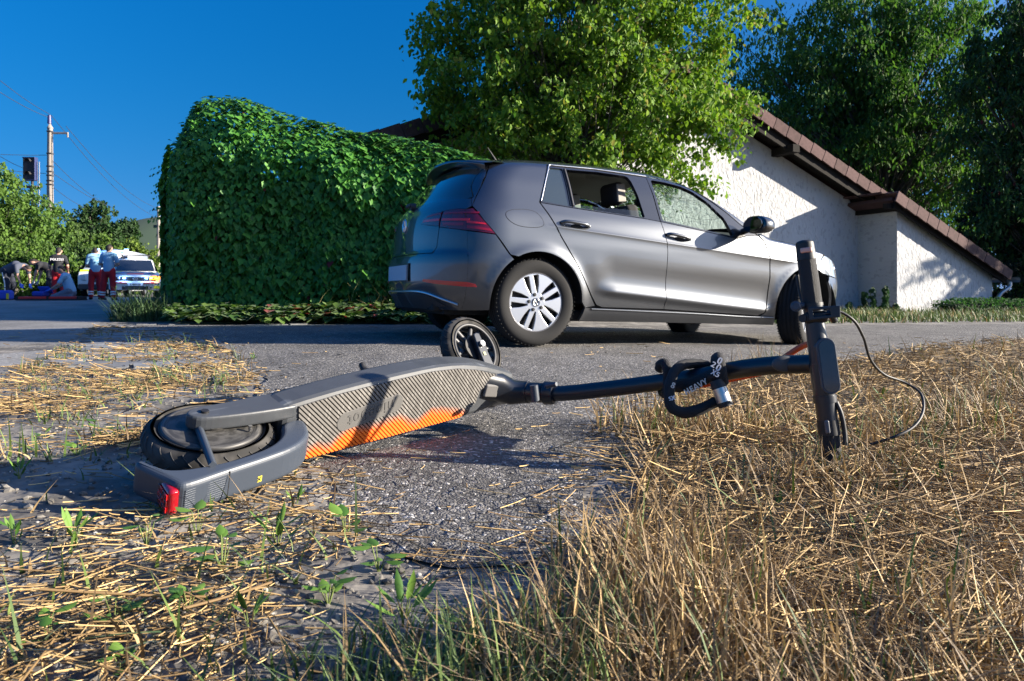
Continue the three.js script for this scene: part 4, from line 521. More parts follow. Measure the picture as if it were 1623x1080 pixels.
// ---------- electric scooter lying on its side ----------
const font = await new (await import('three/addons/loaders/FontLoader.js')).FontLoader().loadAsync('fonts/droid/droid_sans_bold.typeface.json');
function textGeo(str, size, depth) { // flat raised lettering, centred, in the x-y plane
  const g = new THREE.ExtrudeGeometry(font.generateShapes(str, size), { depth, bevelEnabled: false, curveSegments: 3 }); g.computeBoundingBox(); const b = g.boundingBox; return g.translate(-(b.min.x + b.max.x) / 2, -(b.min.y + b.max.y) / 2, 0);
}
const scooter = thing('electric_scooter', 'dark grey electric scooter with an orange edged footboard lying on its side across the path', 'scooter');
{
  const Lv = V(0.2, 0.95, 0.22).normalize(), Fv = V(0.637, 0.03, -0.77); Fv.addScaledVector(Lv, -Fv.dot(Lv)).normalize(); const Uv = Fv.clone().cross(Lv);
  scooter.position.set(-0.619, 0.096, -1.4); scooter.quaternion.setFromRotationMatrix(new THREE.Matrix4().makeBasis(Fv, Uv, Lv.clone().negate())); scooter.updateMatrixWorld(true);
  const Q = (p) => scooter.worldToLocal(p.clone()), QX = (u, v, Z) => Q(PX(u, v, Z)), QD = (d) => d.clone().applyQuaternion(scooter.quaternion.clone().invert());
  const body = phys(0.007, 0.010, 0.017, 0.36, { clearcoat: 0.25, clearcoatRoughness: 0.3 }), greyBody = mat(0.042, 0.052, 0.070, 0.42), black = mat(0.013, 0.013, 0.014, 0.55), rub = mat(0.02, 0.02, 0.02, 0.8), steel = mat(0.5, 0.5, 0.5, 0.3, { metalness: 1 });
  const dustTyre = (() => { const t = tex(256, (u, v) => { const n = fbm(u * 24, v * 4, 4, 0, 301), k = 0.014 + 0.035 * sstep(0.35, 0.75, n); return [k * 1.08, k, k * 0.9]; }, true, 1); return mat(1, 1, 1, 0.85, { map: t }); })();
  const scuff = (() => { const t = tex(512, (u, v) => { const n = fbm(u * 9, v * 9, 5, 9, 311), m = fbm(u * 3 + 0.6 * v, v * 60, 4, 0, 313), k = 0.040 + 0.026 * n + 0.05 * sstep(0.70, 0.78, m) * sstep(0.45, 0.6, n); return [k * 0.92, k, k * 1.12]; }, true, 1.6); return mat(1, 1, 1, 0.45, { map: t }); })();
  // deck: a flat box with chamfered edges, drawn in (forward, right)
  const outl = [[0.17, 0.082], [0.34, 0.080], [0.55, 0.080], [0.76, 0.080], [0.86, 0.070], [0.93, 0.045], [0.93, -0.02], [0.86, -0.045], [0.76, -0.075], [0.66, -0.092], [0.56, -0.097], [0.42, -0.092], [0.28, -0.083], [0.15, -0.070], [0.13, -0.062], [0.13, 0.06]];
  const shp = (P) => new THREE.Shape(P.map((p) => new THREE.Vector2(p[0], -p[1])));
  const slab = (P, y0, y1, bev, seg = 3) => new THREE.ExtrudeGeometry(shp(P), { depth: y1 - y0 - 2 * bev, bevelEnabled: bev > 0, bevelSize: bev, bevelThickness: bev, bevelSegments: seg, bevelOffset: -bev }).rotateX(-Math.PI / 2).translate(0, y0 + bev, 0);
  const deck = part('deck', [slab(smoothPoly(outl, 1), -0.028, 0.048, 0.013, 2)], scuff, scooter);
  part('underside', slab(smoothPoly(outl.map(([a, b]) => [a, b * 0.8]), 1), -0.05, -0.029, 0.008), black, scooter);
  // ribbed grip mat with an orange sprayed border
  const edge = pchip([0.15, 0.18, 0.225, 0.256, 0.315, 0.39, 0.467, 0.528, 0.581, 0.64, 0.709, 0.75], [0.082, 0.072, 0.050, 0.060, 0.030, 0.036, 0.031, 0.056, 0.033, 0.044, 0.063, 0.08]);
  const paintT = tex(1024, (u, v) => { const x = 0.08 + 0.82 * u, z = -0.11 + 0.21 * v, e = z - edge(x), o = sstep(-0.02, 0.014, e + 0.008 * (fbm(x * 60, z * 60, 3, 0, 321) - 0.5)), n = fbm(x * 40, z * 40, 4, 0, 322), k = 0.12 + 0.08 * n, w = fbm(x * 200, z * 30, 2, 0, 323) > 0.66 ? 1.35 : 1; return [lerp(k * w, 0.88, o), lerp(k * 0.94 * w, 0.17, o), lerp(k * 0.86 * w, 0.008, o)]; }, true, 1, 512);
  const grooveT = tex(512, (u, v) => { const x = 0.08 + 0.82 * u, z = -0.11 + 0.21 * v, o = sstep(-0.006, 0.008, z - edge(x)); return [lerp(0.032, 0.55, o), lerp(0.031, 0.095, o), lerp(0.029, 0.005, o)]; }, true, 1, 256);
  const matUV = (g) => { const p = g.attributes.position, uv = new Float32Array(p.count * 2); for (let i = 0; i < p.count; i++) { uv[2 * i] = (p.getX(i) - 0.08) / 0.82; uv[2 * i + 1] = (p.getZ(i) + 0.11) / 0.21; } g.setAttribute('uv', new THREE.BufferAttribute(uv, 2)); return g; };
  const grip = [[0.185, 0.074], [0.45, 0.074], [0.70, 0.073], [0.755, 0.04], [0.765, 0.0], [0.85, -0.026], [0.842, -0.033], [0.74, -0.064], [0.66, -0.08], [0.56, -0.086], [0.42, -0.081], [0.28, -0.073], [0.165, -0.061]];
  const pad = part('grip_mat', matUV(slab(grip, 0.0479, 0.0495, 0)), mat(1, 1, 1, 0.8, { map: grooveT }), deck);
  const c45 = Math.cos(-0.80), s45 = Math.sin(-0.80), rot = grip.map(([x, z]) => [x * c45 + z * s45, -x * s45 + z * c45]), ribs = [];
  const pill = [0.372, -0.008];
  for (let a = -0.2; a < 1; a += 0.0080) { // every rib is a raised bar cut to the mat's outline
    const P = clipHalf(clipHalf(rot, 0, a, false), 0, a + 0.0050, true); if (P.length < 3) continue;
    const lo = Math.min(...P.map((p) => p[1])), hi = Math.max(...P.map((p) => p[1]));
    const cxr = pill[0] * c45 + pill[1] * s45, czr = -pill[0] * s45 + pill[1] * c45; void cxr; void czr;
    for (let b = lo; b < hi - 1e-4; b += 0.03) { const S = clipHalf(clipHalf(P, 1, b, false), 1, Math.min(hi, b + 0.03), true); if (S.length < 3) continue; const W = S.map(([p, q]) => [p * c45 - q * s45, p * s45 + q * c45]); let ok = true; const mx = W.reduce((t, w) => t + w[0], 0) / W.length, mz = W.reduce((t, w) => t + w[1], 0) / W.length; void mx; void mz; if (ok) ribs.push(slab(W, 0.0494, 0.0522, 0)); }
  }
  const ribM = part('rib', matUV(merge(ribs)), mat(1, 1, 1, 0.72, { map: paintT }), pad); ribM.userData.kind = 'stuff';
  const pillP = []; for (let i = 0; i < 32; i++) { const a = i / 32 * Math.PI * 2, c = Math.cos(a), s = Math.sin(a), x = (c > 0 ? 0.075 : -0.075) + 0.024 * c, z = 0.024 * s, r = -0.13; pillP.push([pill[0] + x * Math.cos(r) - z * Math.sin(r), pill[1] + x * Math.sin(r) + z * Math.cos(r)]); }
  const pl = part('name_plate', slab(pillP, 0.049, 0.0532, 0.001, 1), mat(0.10, 0.097, 0.092, 0.8), pad);
  part('lettering', textGeo('ninebot', 0.027, 0.0012).rotateX(-Math.PI / 2).rotateY(Math.PI).rotateY(0.13).translate(pill[0], 0.0532, pill[1]), mat(0.085, 0.083, 0.08, 0.75), pl);
  // rear arm over the wheel and the stay under the mudguard
  const armShape = new THREE.Shape([[-0.052, -0.006], [-0.03, -0.022], [0.06, -0.02], [0.16, -0.03], [0.19, 0.046], [0.10, 0.044], [0.0, 0.03], [-0.04, 0.018]].map((p) => new THREE.Vector2(...p)));
  part('rear_arm', [new THREE.ExtrudeGeometry(new THREE.Shape(smoothPoly(armShape.getPoints(1).map((p) => [p.x, p.y]), 2).map((p) => new THREE.Vector2(...p))), { depth: 0.018, bevelEnabled: true, bevelSize: 0.004, bevelThickness: 0.006, bevelSegments: 3 }).translate(0, 0, -0.058)], scuff, scooter);
  part('rear_arm', new THREE.ExtrudeGeometry(armShape, { depth: 0.016, bevelEnabled: true, bevelSize: 0.004, bevelThickness: 0.005, bevelSegments: 2 }).translate(0, 0, 0.038), scuff, scooter);
  for (const z of [-0.037, 0.037]) part('stay', between(V(-0.03, 0.0, z), V(-0.075, 0.155, z), 0.0085, 0.0075, 4), greyBody, scooter);
  part('wheel_nut', T(cyl(0.008, 0.008, 0.006, 6), -0.02, 0.004, -0.0655, Math.PI / 2), black, scooter);
  // mudguard
  const mo = [[0.178, 0.05], [0.170, 0.085], [0.145, 0.128], [0.095, 0.156], [0.02, 0.168], [-0.06, 0.176], [-0.128, 0.186], [-0.146, 0.182], [-0.153, 0.152], [-0.168, 0.112], [-0.178, 0.080], [-0.169, 0.073], [-0.157, 0.098], [-0.138, 0.134], [-0.06, 0.147], [0.0, 0.143], [0.06, 0.130], [0.105, 0.098], [0.128, 0.05]];
  const guard = part('mudguard', new THREE.ExtrudeGeometry(new THREE.Shape(smoothPoly(mo, 2).map((p) => new THREE.Vector2(...p))), { depth: 0.040, bevelEnabled: true, bevelSize: 0.010, bevelThickness: 0.012, bevelSegments: 5, bevelOffset: -0.008 }).translate(0, 0, -0.020), greyBody, scooter);
  const mg2 = (() => { const P = []; for (let i = 0; i <= 14; i++) { const a = lerp(0.45, 2.35, i / 14); P.push([0.150 * Math.cos(a), 0.150 * Math.sin(a)]); } for (let i = 14; i >= 0; i--) { const a = lerp(0.45, 2.35, i / 14); P.push([0.124 * Math.cos(a), 0.124 * Math.sin(a)]); } return P; })();
  part('mudguard_side', new THREE.ExtrudeGeometry(new THREE.Shape(mg2.map((p) => new THREE.Vector2(...p))), { depth: 0.004, bevelEnabled: true, bevelSize: 0.002, bevelThickness: 0.002, bevelSegments: 2 }).translate(0, 0, 0.030), greyBody, guard);
  const redGlass = phys(0.26, 0.003, 0.008, 0.08, { clearcoat: 1 });
  const tl = part('tail_light', box(0.020, 0.058, 0.050, 0.009, -0.1505, 0.157, 0.002, 0, 0, 0.12), redGlass, guard);
  for (let i = 0; i < 3; i++) for (let j = 0; j < 4; j++) part('lamp_facet', box(0.002, 0.0105, 0.0105, 0.0008, -0.1602 - 0.0014 * j, 0.140 + 0.012 * j, -0.010 + 0.012 * i, 0, 0, 0.10), phys((i + j) % 2 ? 0.5 : 0.12, 0.01, 0.012, 0.05, { clearcoat: 1 }), tl);
  for (let i = 0; i < 9; i++) part('ridge', box(0.078, 0.0016, 0.0024, 0.0006, -0.098, 0.1828 - 0.0, -0.018 + 0.0045 * i, 0, 0, -0.125), greyBody, guard);
  part('seam', box(0.0016, 0.0026, 0.056, 0, -0.052, 0.1765, 0, 0, 0, -0.09), black, guard);
  part('screw_cap', T(cyl(0.011, 0.013, 0.016, 16), 0.13, 0.105, 0.04, Math.PI / 2), black, guard);
  const stk = part('sticker', box(0.012, 0.0006, 0.012, 0, 0.014, 0.1700, 0.010, 0, 0, -0.10), mat(0.75, 0.62, 0.05, 0.5), guard); part('sticker_mark', [box(0.011, 0.0004, 0.0022, 0, 0.014, 0.1705, 0.010, 0, 0.78, -0.10), box(0.011, 0.0004, 0.0022, 0, 0.014, 0.1705, 0.010, 0, -0.78, -0.10)], black, stk);
  for (let i = 0; i < 2; i++) part('fine_print', box(0.034 - 0.008 * i, 0.0005, 0.0016, 0, -0.015, 0.1722, 0.008 + 0.005 * i, 0, 0, -0.09), mat(0.5, 0.52, 0.54, 0.6), guard);
  // wheels
  const tyreG = (r, w, rr) => { const P = [[rr, -w * 0.36], [rr + 0.006, -w * 0.44], [rr + 0.016, -w * 0.5], [r - 0.022, -w * 0.5], [r - 0.009, -w * 0.40], [r - 0.002, -w * 0.2], [r, 0], [r - 0.002, w * 0.2], [r - 0.009, w * 0.40], [r - 0.022, w * 0.5], [rr + 0.016, w * 0.5], [rr + 0.006, w * 0.44], [rr, w * 0.36]]; return new THREE.LatheGeometry(P.map((p) => new THREE.Vector2(...p)), 80).rotateX(Math.PI / 2); };
  const grooves = (r, w, parent) => { const L = []; for (let i = 0; i < 30; i++) for (const s of [-1, 1]) { const a = (i + (s > 0 ? 0.5 : 0)) / 30 * Math.PI * 2, pt = (da, z) => { const q = Math.abs(z) / w, rr = r - (q < 0.2 ? 0.001 : 0.001 + (q - 0.2) * 0.036); return V(rr * Math.cos(a + da), rr * Math.sin(a + da), z); }; L.push(tube([pt(0, s * 0.003), pt(0.05, s * w * 0.16), pt(0.14, s * w * 0.32), pt(0.17, s * w * 0.40)], 0.0014, 8, 4)); } part('tread_groove', L, black, parent).userData.kind = 'stuff'; };
  const rw = part('rear_wheel', [T(cyl(0.098, 0.098, 0.05, 64), 0, 0, 0, Math.PI / 2)], black, scooter); rw.rotation.z = 0.4;
  const rt = part('tyre', tyreG(0.127, 0.054, 0.096), dustTyre, rw); grooves(0.127, 0.054, rt);
  const hubM = (() => { const t = tex(512, (u, v) => { const n = fbm(u * 6, v * 6, 5, 6, 331), k = 0.03 + 0.05 * sstep(0.3, 0.8, n); return [k * 1.04, k, k * 0.94]; }, true, 4); return mat(1, 1, 1, 0.5, { map: t }); })();
  part('hub_cover', [new THREE.LatheGeometry([[0.0, 0.031], [0.03, 0.031], [0.05, 0.029], [0.082, 0.027], [0.086, 0.030], [0.092, 0.030], [0.096, 0.025], [0.096, 0]].map((p) => new THREE.Vector2(...p)), 64).rotateX(-Math.PI / 2), T(cyl(0.03, 0.034, 0.008, 32), 0, 0, -0.034, -Math.PI / 2)], new THREE.MeshStandardMaterial({ ...{}, map: hubM.map, roughness: 0.5, side: THREE.DoubleSide }), rw);
  part('valve', T(cyl(0.004, 0.003, 0.012, 8), 0.07, 0.03, -0.036, Math.PI / 2), steel, rw);
  // front wheel, bent away under the nose
  const n = V(0.65, 0.46, 0.60).normalize(), leg = V(0.40, -0.88, 0.25); leg.addScaledVector(n, -leg.dot(n)).normalize(); const third = n.clone().cross(leg);
  const fw = new THREE.Group(); fw.name = 'front_wheel'; fw.position.copy(QX(747, 556, 2.30)); { const m = new THREE.Matrix4().makeBasis(QD(leg), QD(third), QD(n)); fw.quaternion.setFromRotationMatrix(m); } scooter.add(fw);
  const ft = part('tyre', tyreG(0.122, 0.056, 0.088), dustTyre, fw); grooves(0.122, 0.056, ft);
  part('rim', [T(new THREE.CylinderGeometry(0.089, 0.089, 0.046, 48, 1, true), 0, 0, 0, Math.PI / 2), T(new THREE.TorusGeometry(0.086, 0.005, 8, 56), 0, 0, 0.021), T(new THREE.TorusGeometry(0.086, 0.005, 8, 56), 0, 0, -0.021), T(cyl(0.03, 0.03, 0.05, 32), 0, 0, 0, Math.PI / 2)], new THREE.MeshStandardMaterial({ color: lin(0.05, 0.05, 0.052), roughness: 0.5, side: THREE.DoubleSide }), fw);
  for (let k = 0; k < 5; k++) for (const s of [-1, 1]) { const a = k * Math.PI * 2 / 5, c = Math.cos(a), q = Math.sin(a), o = 0.012 * s; part('spoke', between(V(0.02 * c - o * q, 0.02 * q + o * c, 0), V(0.087 * c - o * q * 1.5, 0.087 * q + o * c * 1.5, 0.004), 0.0075, 0.008, 6), mat(0.075, 0.076, 0.08, 0.45), fw); }
  part('brake_drum', T(cyl(0.042, 0.046, 0.012, 32), 0, 0, 0.022, Math.PI / 2), black, fw);
  for (const s of [1, -1]) { const fk = part('fork_leg', [new THREE.ExtrudeGeometry(new THREE.Shape(smoothPoly([[-0.035, -0.014], [0.16, -0.019], [0.17, 0.019], [-0.035, 0.014], [-0.042, 0]], 1).map((p) => new THREE.Vector2(...p))), { depth: 0.013, bevelEnabled: true, bevelSize: 0.003, bevelThickness: 0.003, bevelSegments: 2 }).translate(0, 0, s > 0 ? 0.036 : -0.052)], body, fw); if (s > 0) { part('axle_nut', T(cyl(0.011, 0.011, 0.01, 6), 0, 0, 0.058, Math.PI / 2), steel, fk); part('yellow_mark', box(0.012, 0.011, 0.002, 0, 0.034, -0.003, 0.0535), mat(0.3, 0.32, 0.16, 0.6), fk); } }
  const crownA = fw.localToWorld ? V(0.165, 0, 0).applyQuaternion(fw.quaternion).add(fw.position) : V(0, 0, 0);
  // neck, lock joint, stem
  const B = QX(812, 622, 2.045), C1 = QX(836, 622, 2.03), C2 = QX(862, 623, 2.005), C3 = QX(886, 624, 1.983), ZS = (u) => lerp(2.03, 1.60, (u - 836) / 457), ZO = (u) => lerp(1.985, 1.43, (u - 836) / 457), dZ = (u) => ZS(u) - ZO(u), SX = (u, v, o = 0) => QX(u, v, ZS(u) + o);
  part('fork_crown', [between(crownA, QX(806, 624, 2.06), 0.034, 0.03, 14), T(new THREE.SphereGeometry(0.04, 16, 12), crownA.x, crownA.y, crownA.z)], body, scooter);
  const neckRow = [[0.74, 0.010, -0.008, 0.050, 0.026], [0.80, 0.022, 0.0, 0.047, 0.034], [0.85, 0.042, 0.006, 0.043, 0.037]].map(([x, y, z, rz, ry]) => [V(x, y, z), rz, ry]).concat([[B, 0.036, 0.036], [C1, 0.031, 0.031]]);
  { const pos = [], idx = [], m = 24; neckRow.forEach(([p, rz, ry], i) => { const d = (neckRow[i + 1]?.[0] ?? p).clone().sub(neckRow[Math.max(0, i - 1)][0]).normalize(), a = V(0, 0, 1).addScaledVector(d, -d.z).normalize(), b = d.clone().cross(a); for (let k = 0; k < m; k++) { const t = k / m * Math.PI * 2, e = (q) => Math.sign(q) * Math.pow(Math.abs(q), 0.8); pos.push(...p.clone().addScaledVector(a, rz * e(Math.cos(t))).addScaledVector(b, ry * e(Math.sin(t))).toArray()); } }); for (let i = 0; i + 1 < neckRow.length; i++) for (let k = 0; k < m; k++) { const a = i * m + k, b = i * m + (k + 1) % m; idx.push(a, b, a + m, b, b + m, a + m); } const g = geom(pos, idx); const nm = body.clone(); nm.side = THREE.DoubleSide; part('neck', g, nm, scooter); }
  part('charge_cover', box(0.048, 0.014, 0.040, 0.006, 0.805, 0.058, 0.006, 0, -0.1, 0.25), mat(0.13, 0.125, 0.12, 0.75), scooter);
  part('lock_joint', [between(C1, C2, 0.030, 0.029, 28), between(C1.clone().lerp(C2, 0.02), C1.clone().lerp(C2, 0.10), 0.0325, 0.0325, 28), between(C2.clone().lerp(C3, 0.1), C2.clone().lerp(C3, 0.75), 0.0345, 0.033, 28)], body, scooter);
  part('latch', [between(QX(846, 611, 1.93), QX(849, 636, 1.93), 0.012, 0.012, 12), between(QX(866, 612, 1.90), QX(882, 609, 1.88), 0.008, 0.006, 8)], greyBody, scooter);
  const stemPts = [C2, C3, SX(960, 617), SX(1040, 607), SX(1110, 597), SX(1175, 585), SX(1230, 579), SX(1293, 577)];
  const stem = part('stem', tube(stemPts, 0.0224, 90, 28), body, scooter);
  part('reflector', (() => { const g = new THREE.SphereGeometry(1, 20, 12).scale(0.03, 0.0195, 0.007); g.applyQuaternion(scooter.quaternion.clone().invert()); const p = QX(1243, 577, ZS(1243) - 0.020); return g.translate(p.x, p.y, p.z); })(), mat(0.06, 0.065, 0.07, 0.5), stem);
  part('orange_cable', tube([SX(1045, 618, 0.03), SX(1110, 611, 0.03), SX(1170, 599, 0.03), SX(1215, 588, 0.04), SX(1245, 566, 0.06), SX(1272, 549, 0.06), SX(1290, 545, 0.02)], 0.0075, 60, 10), mat(0.75, 0.09, 0.02, 0.5), scooter);
  // handlebar
  const HT = PX(1276, 390, 1.60), HB = PX(1323, 752, 1.56), hb = (t) => Q(HT.clone().lerp(HB, t)), seg = (t0, t1, r0, r1, s = 28) => between(hb(t0), hb(t1), r0 * 1.16, r1 * 1.16, s);
  const gripM = (() => { const t = tex(256, (u, v) => { const a = (u * 48 + v * 48) % 1, b = (u * 48 - v * 48 + 48) % 1; return Math.min(sstep(0, 0.35, a) * sstep(1, 0.65, a), 1) * (sstep(0, 0.35, b) * sstep(1, 0.65, b)); }, false, 1); return mat(0.022, 0.022, 0.023, 0.62, { bumpMap: t, bumpScale: 0.0015 }); })();
  const bar = part('handlebar', [seg(0.0, 1.0, 0.0135, 0.0135), seg(0.30, 0.52, 0.0185, 0.0195), seg(0.52, 0.66, 0.0215, 0.0205), seg(0.66, 0.69, 0.0225, 0.0225), seg(0.69, 0.765, 0.0195, 0.0195), seg(0.255, 0.30, 0.0195, 0.0185)], body, scooter);
  const up = part('grip', seg(0.062, 0.255, 0.0178, 0.0186, 36), gripM, bar); part('grip', seg(0.83, 1.0, 0.0186, 0.0178, 36), gripM, bar); void up;
  part('collar', seg(0.255, 0.268, 0.0200, 0.0200), black, bar); part('collar', seg(0.765, 0.83, 0.0205, 0.0205), black, bar);
  part('end_cap', [seg(-0.012, 0.062, 0.0172, 0.0186, 32), (() => { const p = hb(-0.012), g = new THREE.SphereGeometry(0.0199, 24, 12).scale(1, 0.4, 1); g.applyQuaternion(new THREE.Quaternion().setFromUnitVectors(V(0, 1, 0), QD(HT.clone().sub(HB).normalize()))); return g.translate(p.x, p.y, p.z); })()], black, bar);
  const axis = QD(HT.clone().sub(HB).normalize()), toCam = (() => { const d = V(0, CH, 0).sub(HT.clone().lerp(HB, 0.4)).normalize(), a = HT.clone().sub(HB).normalize(); return QD(d.addScaledVector(a, -d.dot(a)).normalize()); })(), side = axis.clone().cross(toCam);  // side points to the right
  const sideR = side.clone().negate(), at = (t, r, f) => hb(t).addScaledVector(sideR, r * 1.14).addScaledVector(toCam, f * 1.14);
  const orient = (g, t, r, f, yaw = 0) => { const m = new THREE.Matrix4().makeBasis(sideR, axis, toCam); g.rotateY(yaw); g.scale(1.14, 1.14, 1.14); g.applyMatrix4(m); const p = at(t, r, f); return g.translate(p.x, p.y, p.z); };
  const flip = sideR.clone().cross(axis).dot(toCam) < 0; if (flip) sideR.negate();
  part('indicator', orient(box(0.022, 0.011, 0.006, 0.004), 0.022, 0.001, 0.0165), phys(0.75, 0.35, 0.24, 0.1, { clearcoat: 1 }), bar);
  const con = part('display_housing', [orient(new THREE.CapsuleGeometry(0.0205, 0.072, 10, 24).scale(1, 1, 0.9), 0.53, 0.008, 0.006, 0.3)], body, bar);
  const dispT = tex(128, (u, v) => { const s = fbm(u * 5, v * 7, 4, 5, 341), k = 0.012 + 0.02 * s; return [k * 0.8, k * 0.95, k * 1.2]; }, true, 20);
  const capShape = (w, h) => { const s = new THREE.Shape(); s.absarc(0, h / 2, w, 0, Math.PI, false); s.absarc(0, -h / 2, w, Math.PI, 2 * Math.PI, false); return s; };
  part('display_rim', orient(new THREE.ExtrudeGeometry(capShape(0.0165, 0.076), { depth: 0.006, bevelEnabled: true, bevelSize: 0.0015, bevelThickness: 0.0015, bevelSegments: 2 }).translate(0, 0, 0.0165), 0.53, 0.008, 0.006, 0.3), greyBody, con);
  part('display', orient(new THREE.ExtrudeGeometry(capShape(0.0145, 0.074), { depth: 0.0015, bevelEnabled: false }).translate(0, 0, 0.0238), 0.53, 0.008, 0.006, 0.3), phys(1, 1, 1, 0.12, { map: dispT, clearcoat: 1, clearcoatRoughness: 0.06 }), con);
  // upper clamp with the bell button and the brake bracket, lower lever
  part('brake_clamp', [orient(new RoundedBoxGeometry(0.046, 0.024, 0.036, 3, 0.008), 0.318, 0.004, 0.004), between(at(0.318, -0.018, 0.012), at(0.318, -0.022, 0.020), 0.0095, 0.0095, 16)], black, bar);
  const frameS = new THREE.Shape(); frameS.moveTo(-0.018, -0.011); frameS.lineTo(0.036, -0.010); frameS.lineTo(0.038, 0.010); frameS.lineTo(-0.018, 0.013); frameS.closePath(); const hole = new THREE.Path(); hole.moveTo(-0.012, -0.007); hole.lineTo(-0.012, 0.0085); hole.lineTo(0.022, 0.0075); hole.lineTo(0.022, -0.0065); hole.closePath(); frameS.holes.push(hole);
  part('brake_bracket', [orient(new THREE.ExtrudeGeometry(frameS, { depth: 0.008, bevelEnabled: true, bevelSize: 0.0015, bevelThickness: 0.0015, bevelSegments: 2 }).translate(0, 0, 0.018), 0.303, 0.010, 0.0), orient(new THREE.BoxGeometry(0.03, 0.005, 0.006), 0.303, 0.016, 0.016), orient(T(cyl(0.004, 0.004, 0.02, 10), 0, 0, 0, 0, 0, Math.PI / 2), 0.306, 0.026, 0.018), between(at(0.30, 0.03, 0.01), at(0.34, 0.036, -0.012), 0.008, 0.008, 14)], body, bar);
  part('bell', [between(at(0.262, -0.016, 0.008), at(0.262, -0.031, 0.014), 0.0075, 0.0085, 18), between(at(0.262, -0.031, 0.012), at(0.262, -0.031, 0.024), 0.0125, 0.0125, 24), between(at(0.262, -0.031, 0.024), at(0.262, -0.031, 0.026), 0.0105, 0.008, 24)], greyBody, bar);
  part('lever', tube([at(0.30, -0.012, -0.02), at(0.22, -0.02, -0.035), at(0.12, -0.022, -0.04)], 0.005, 24, 8), black, bar);
  part('throttle', tube([at(0.69, 0.020, 0.004), at(0.74, 0.026, 0.006), at(0.82, 0.028, 0.005), at(0.875, 0.0265, 0.008)], 0.0052, 24, 10), black, bar);
  part('switch', [orient(box(0.009, 0.026, 0.008, 0.003), 0.79, -0.002, 0.0215)], mat(0.10, 0.105, 0.12, 0.4), bar);
  part('brake_cable', tube([at(0.303, 0.030, 0.020), QX(1330, 494, 1.56), QX(1352, 507, 1.56), QX(1368, 533, 1.58), QX(1380, 570, 1.62), QX(1402, 594, 1.66), QX(1435, 607, 1.68), QX(1458, 622, 1.66), QX(1464, 648, 1.62), QX(1450, 675, 1.58), QX(1420, 692, 1.56), QX(1380, 705, 1.58)], 0.0032, 120, 8), black, bar);
  part('kickstand', tube([QX(573, 577, 1.80), QX(577, 586, 1.79), QX(588, 590, 1.785), QX(606, 588, 1.78), QX(640, 592, 1.80)], 0.0085, 30, 10), black, scooter);
  // chain lock in a fabric sleeve wound round the stem: a thing of its own
  const lockT = thing('chain_lock', 'black fabric covered chain lock with a silver cylinder hanging from the scooter stem', 'bicycle lock', PX(1100, 610, 1.78));
  const K = (u, v, Z) => PX(u, v, Z + dZ(u)).sub(lockT.position);
  const cloth = (() => { const t = tex(128, (u, v) => 0.5 + 0.5 * Math.sin(u * 80) * Math.sin(v * 80), false, 1), c = tex(256, (u, v) => { const k = 0.010 + 0.010 * fbm(u * 20, v * 6, 3, 0, 351); return [k, k, k * 1.1]; }, true, 1); return mat(1, 1, 1, 0.92, { map: c, bumpMap: t, bumpScale: 0.0006 }); })();
  const lumpy = (pts, r, seg = 60) => { const g = tube(pts, r, seg, 14), p = g.attributes.position, nn = g.attributes.normal; for (let i = 0; i < p.count; i++) { const k = r * 0.34 * (fbm(p.getX(i) * 90 + 7, p.getY(i) * 90 + p.getZ(i) * 70, 3, 0, 361) - 0.5); p.setXYZ(i, p.getX(i) + nn.getX(i) * k, p.getY(i) + nn.getY(i) * k, p.getZ(i) + nn.getZ(i) * k); } g.computeVertexNormals(); return g; };
  part('sleeve', lumpy([K(1150, 600, 1.66), K(1120, 580, 1.675), K(1090, 577, 1.66), K(1070, 588, 1.625), K(1062, 612, 1.60), K(1061, 635, 1.59), K(1066, 648, 1.58), K(1082, 654, 1.575), K(1105, 651, 1.57), K(1126, 641, 1.565), K(1141, 635, 1.56)], 0.0135), cloth, lockT);
  part('sleeve', lumpy([K(1046, 585, 1.755), K(1047, 578, 1.735), K(1054, 577, 1.715), K(1058, 590, 1.70), K(1058, 612, 1.70), K(1056, 624, 1.715), K(1050, 622, 1.745)], 0.0135), cloth, lockT);
  part('sleeve', lumpy([K(1058, 610, 1.69), K(1080, 612, 1.63), K(1105, 606, 1.60), K(1125, 597, 1.575), K(1137, 592, 1.55), K(1139, 578, 1.55), K(1139, 570, 1.575), K(1137, 570, 1.62)], 0.0155), cloth, lockT);
  part('strap', lumpy([K(1146, 608, 1.55), K(1142, 590, 1.542), K(1139, 574, 1.555), K(1138, 568, 1.59), K(1135, 578, 1.66)], 0.015), cloth, lockT);
  const c0 = K(1135, 603, 1.545), c1 = K(1151, 645, 1.525), cl = (t) => c0.clone().lerp(c1, t);
  part('lock_cylinder', between(cl(0.30), cl(0.82), 0.0178, 0.0178, 32), mat(0.62, 0.60, 0.56, 0.32, { metalness: 0.9 }), lockT);
  part('lock_cap', between(cl(0.0), cl(0.30), 0.0165, 0.0185, 32), black, lockT); part('lock_cap', [between(cl(0.82), cl(1.0), 0.0186, 0.0176, 32)], black, lockT);
  const write = (s, size, u, v, Z, rot, m) => { const g = textGeo(s, size, 0.0012).rotateZ(rot); const p = K(u, v, Z); return part('lettering', g.translate(p.x, p.y, p.z), m, lockT); };
  const thread = mat(0.62, 0.58, 0.52, 0.9), white = mat(0.72, 0.72, 0.74, 0.9);
  write('HEAVY', 0.0145, 1103, 613, 1.560, 0.50, thread); write('0', 0.016, 1141, 572, 1.530, -0.5, white); write('0', 0.016, 1139, 583, 1.522, -0.5, white); write('2', 0.014, 1131, 578, 1.523, -0.5, white); write('X5', 0.013, 1134, 592, 1.518, -0.5, white); write('x', 0.014, 1067, 631, 1.563, 0.2, white); write('8', 0.014, 1067, 611, 1.572, -0.4, thread); write('s', 0.012, 1062, 632, 1.568, 0.3, white);
}
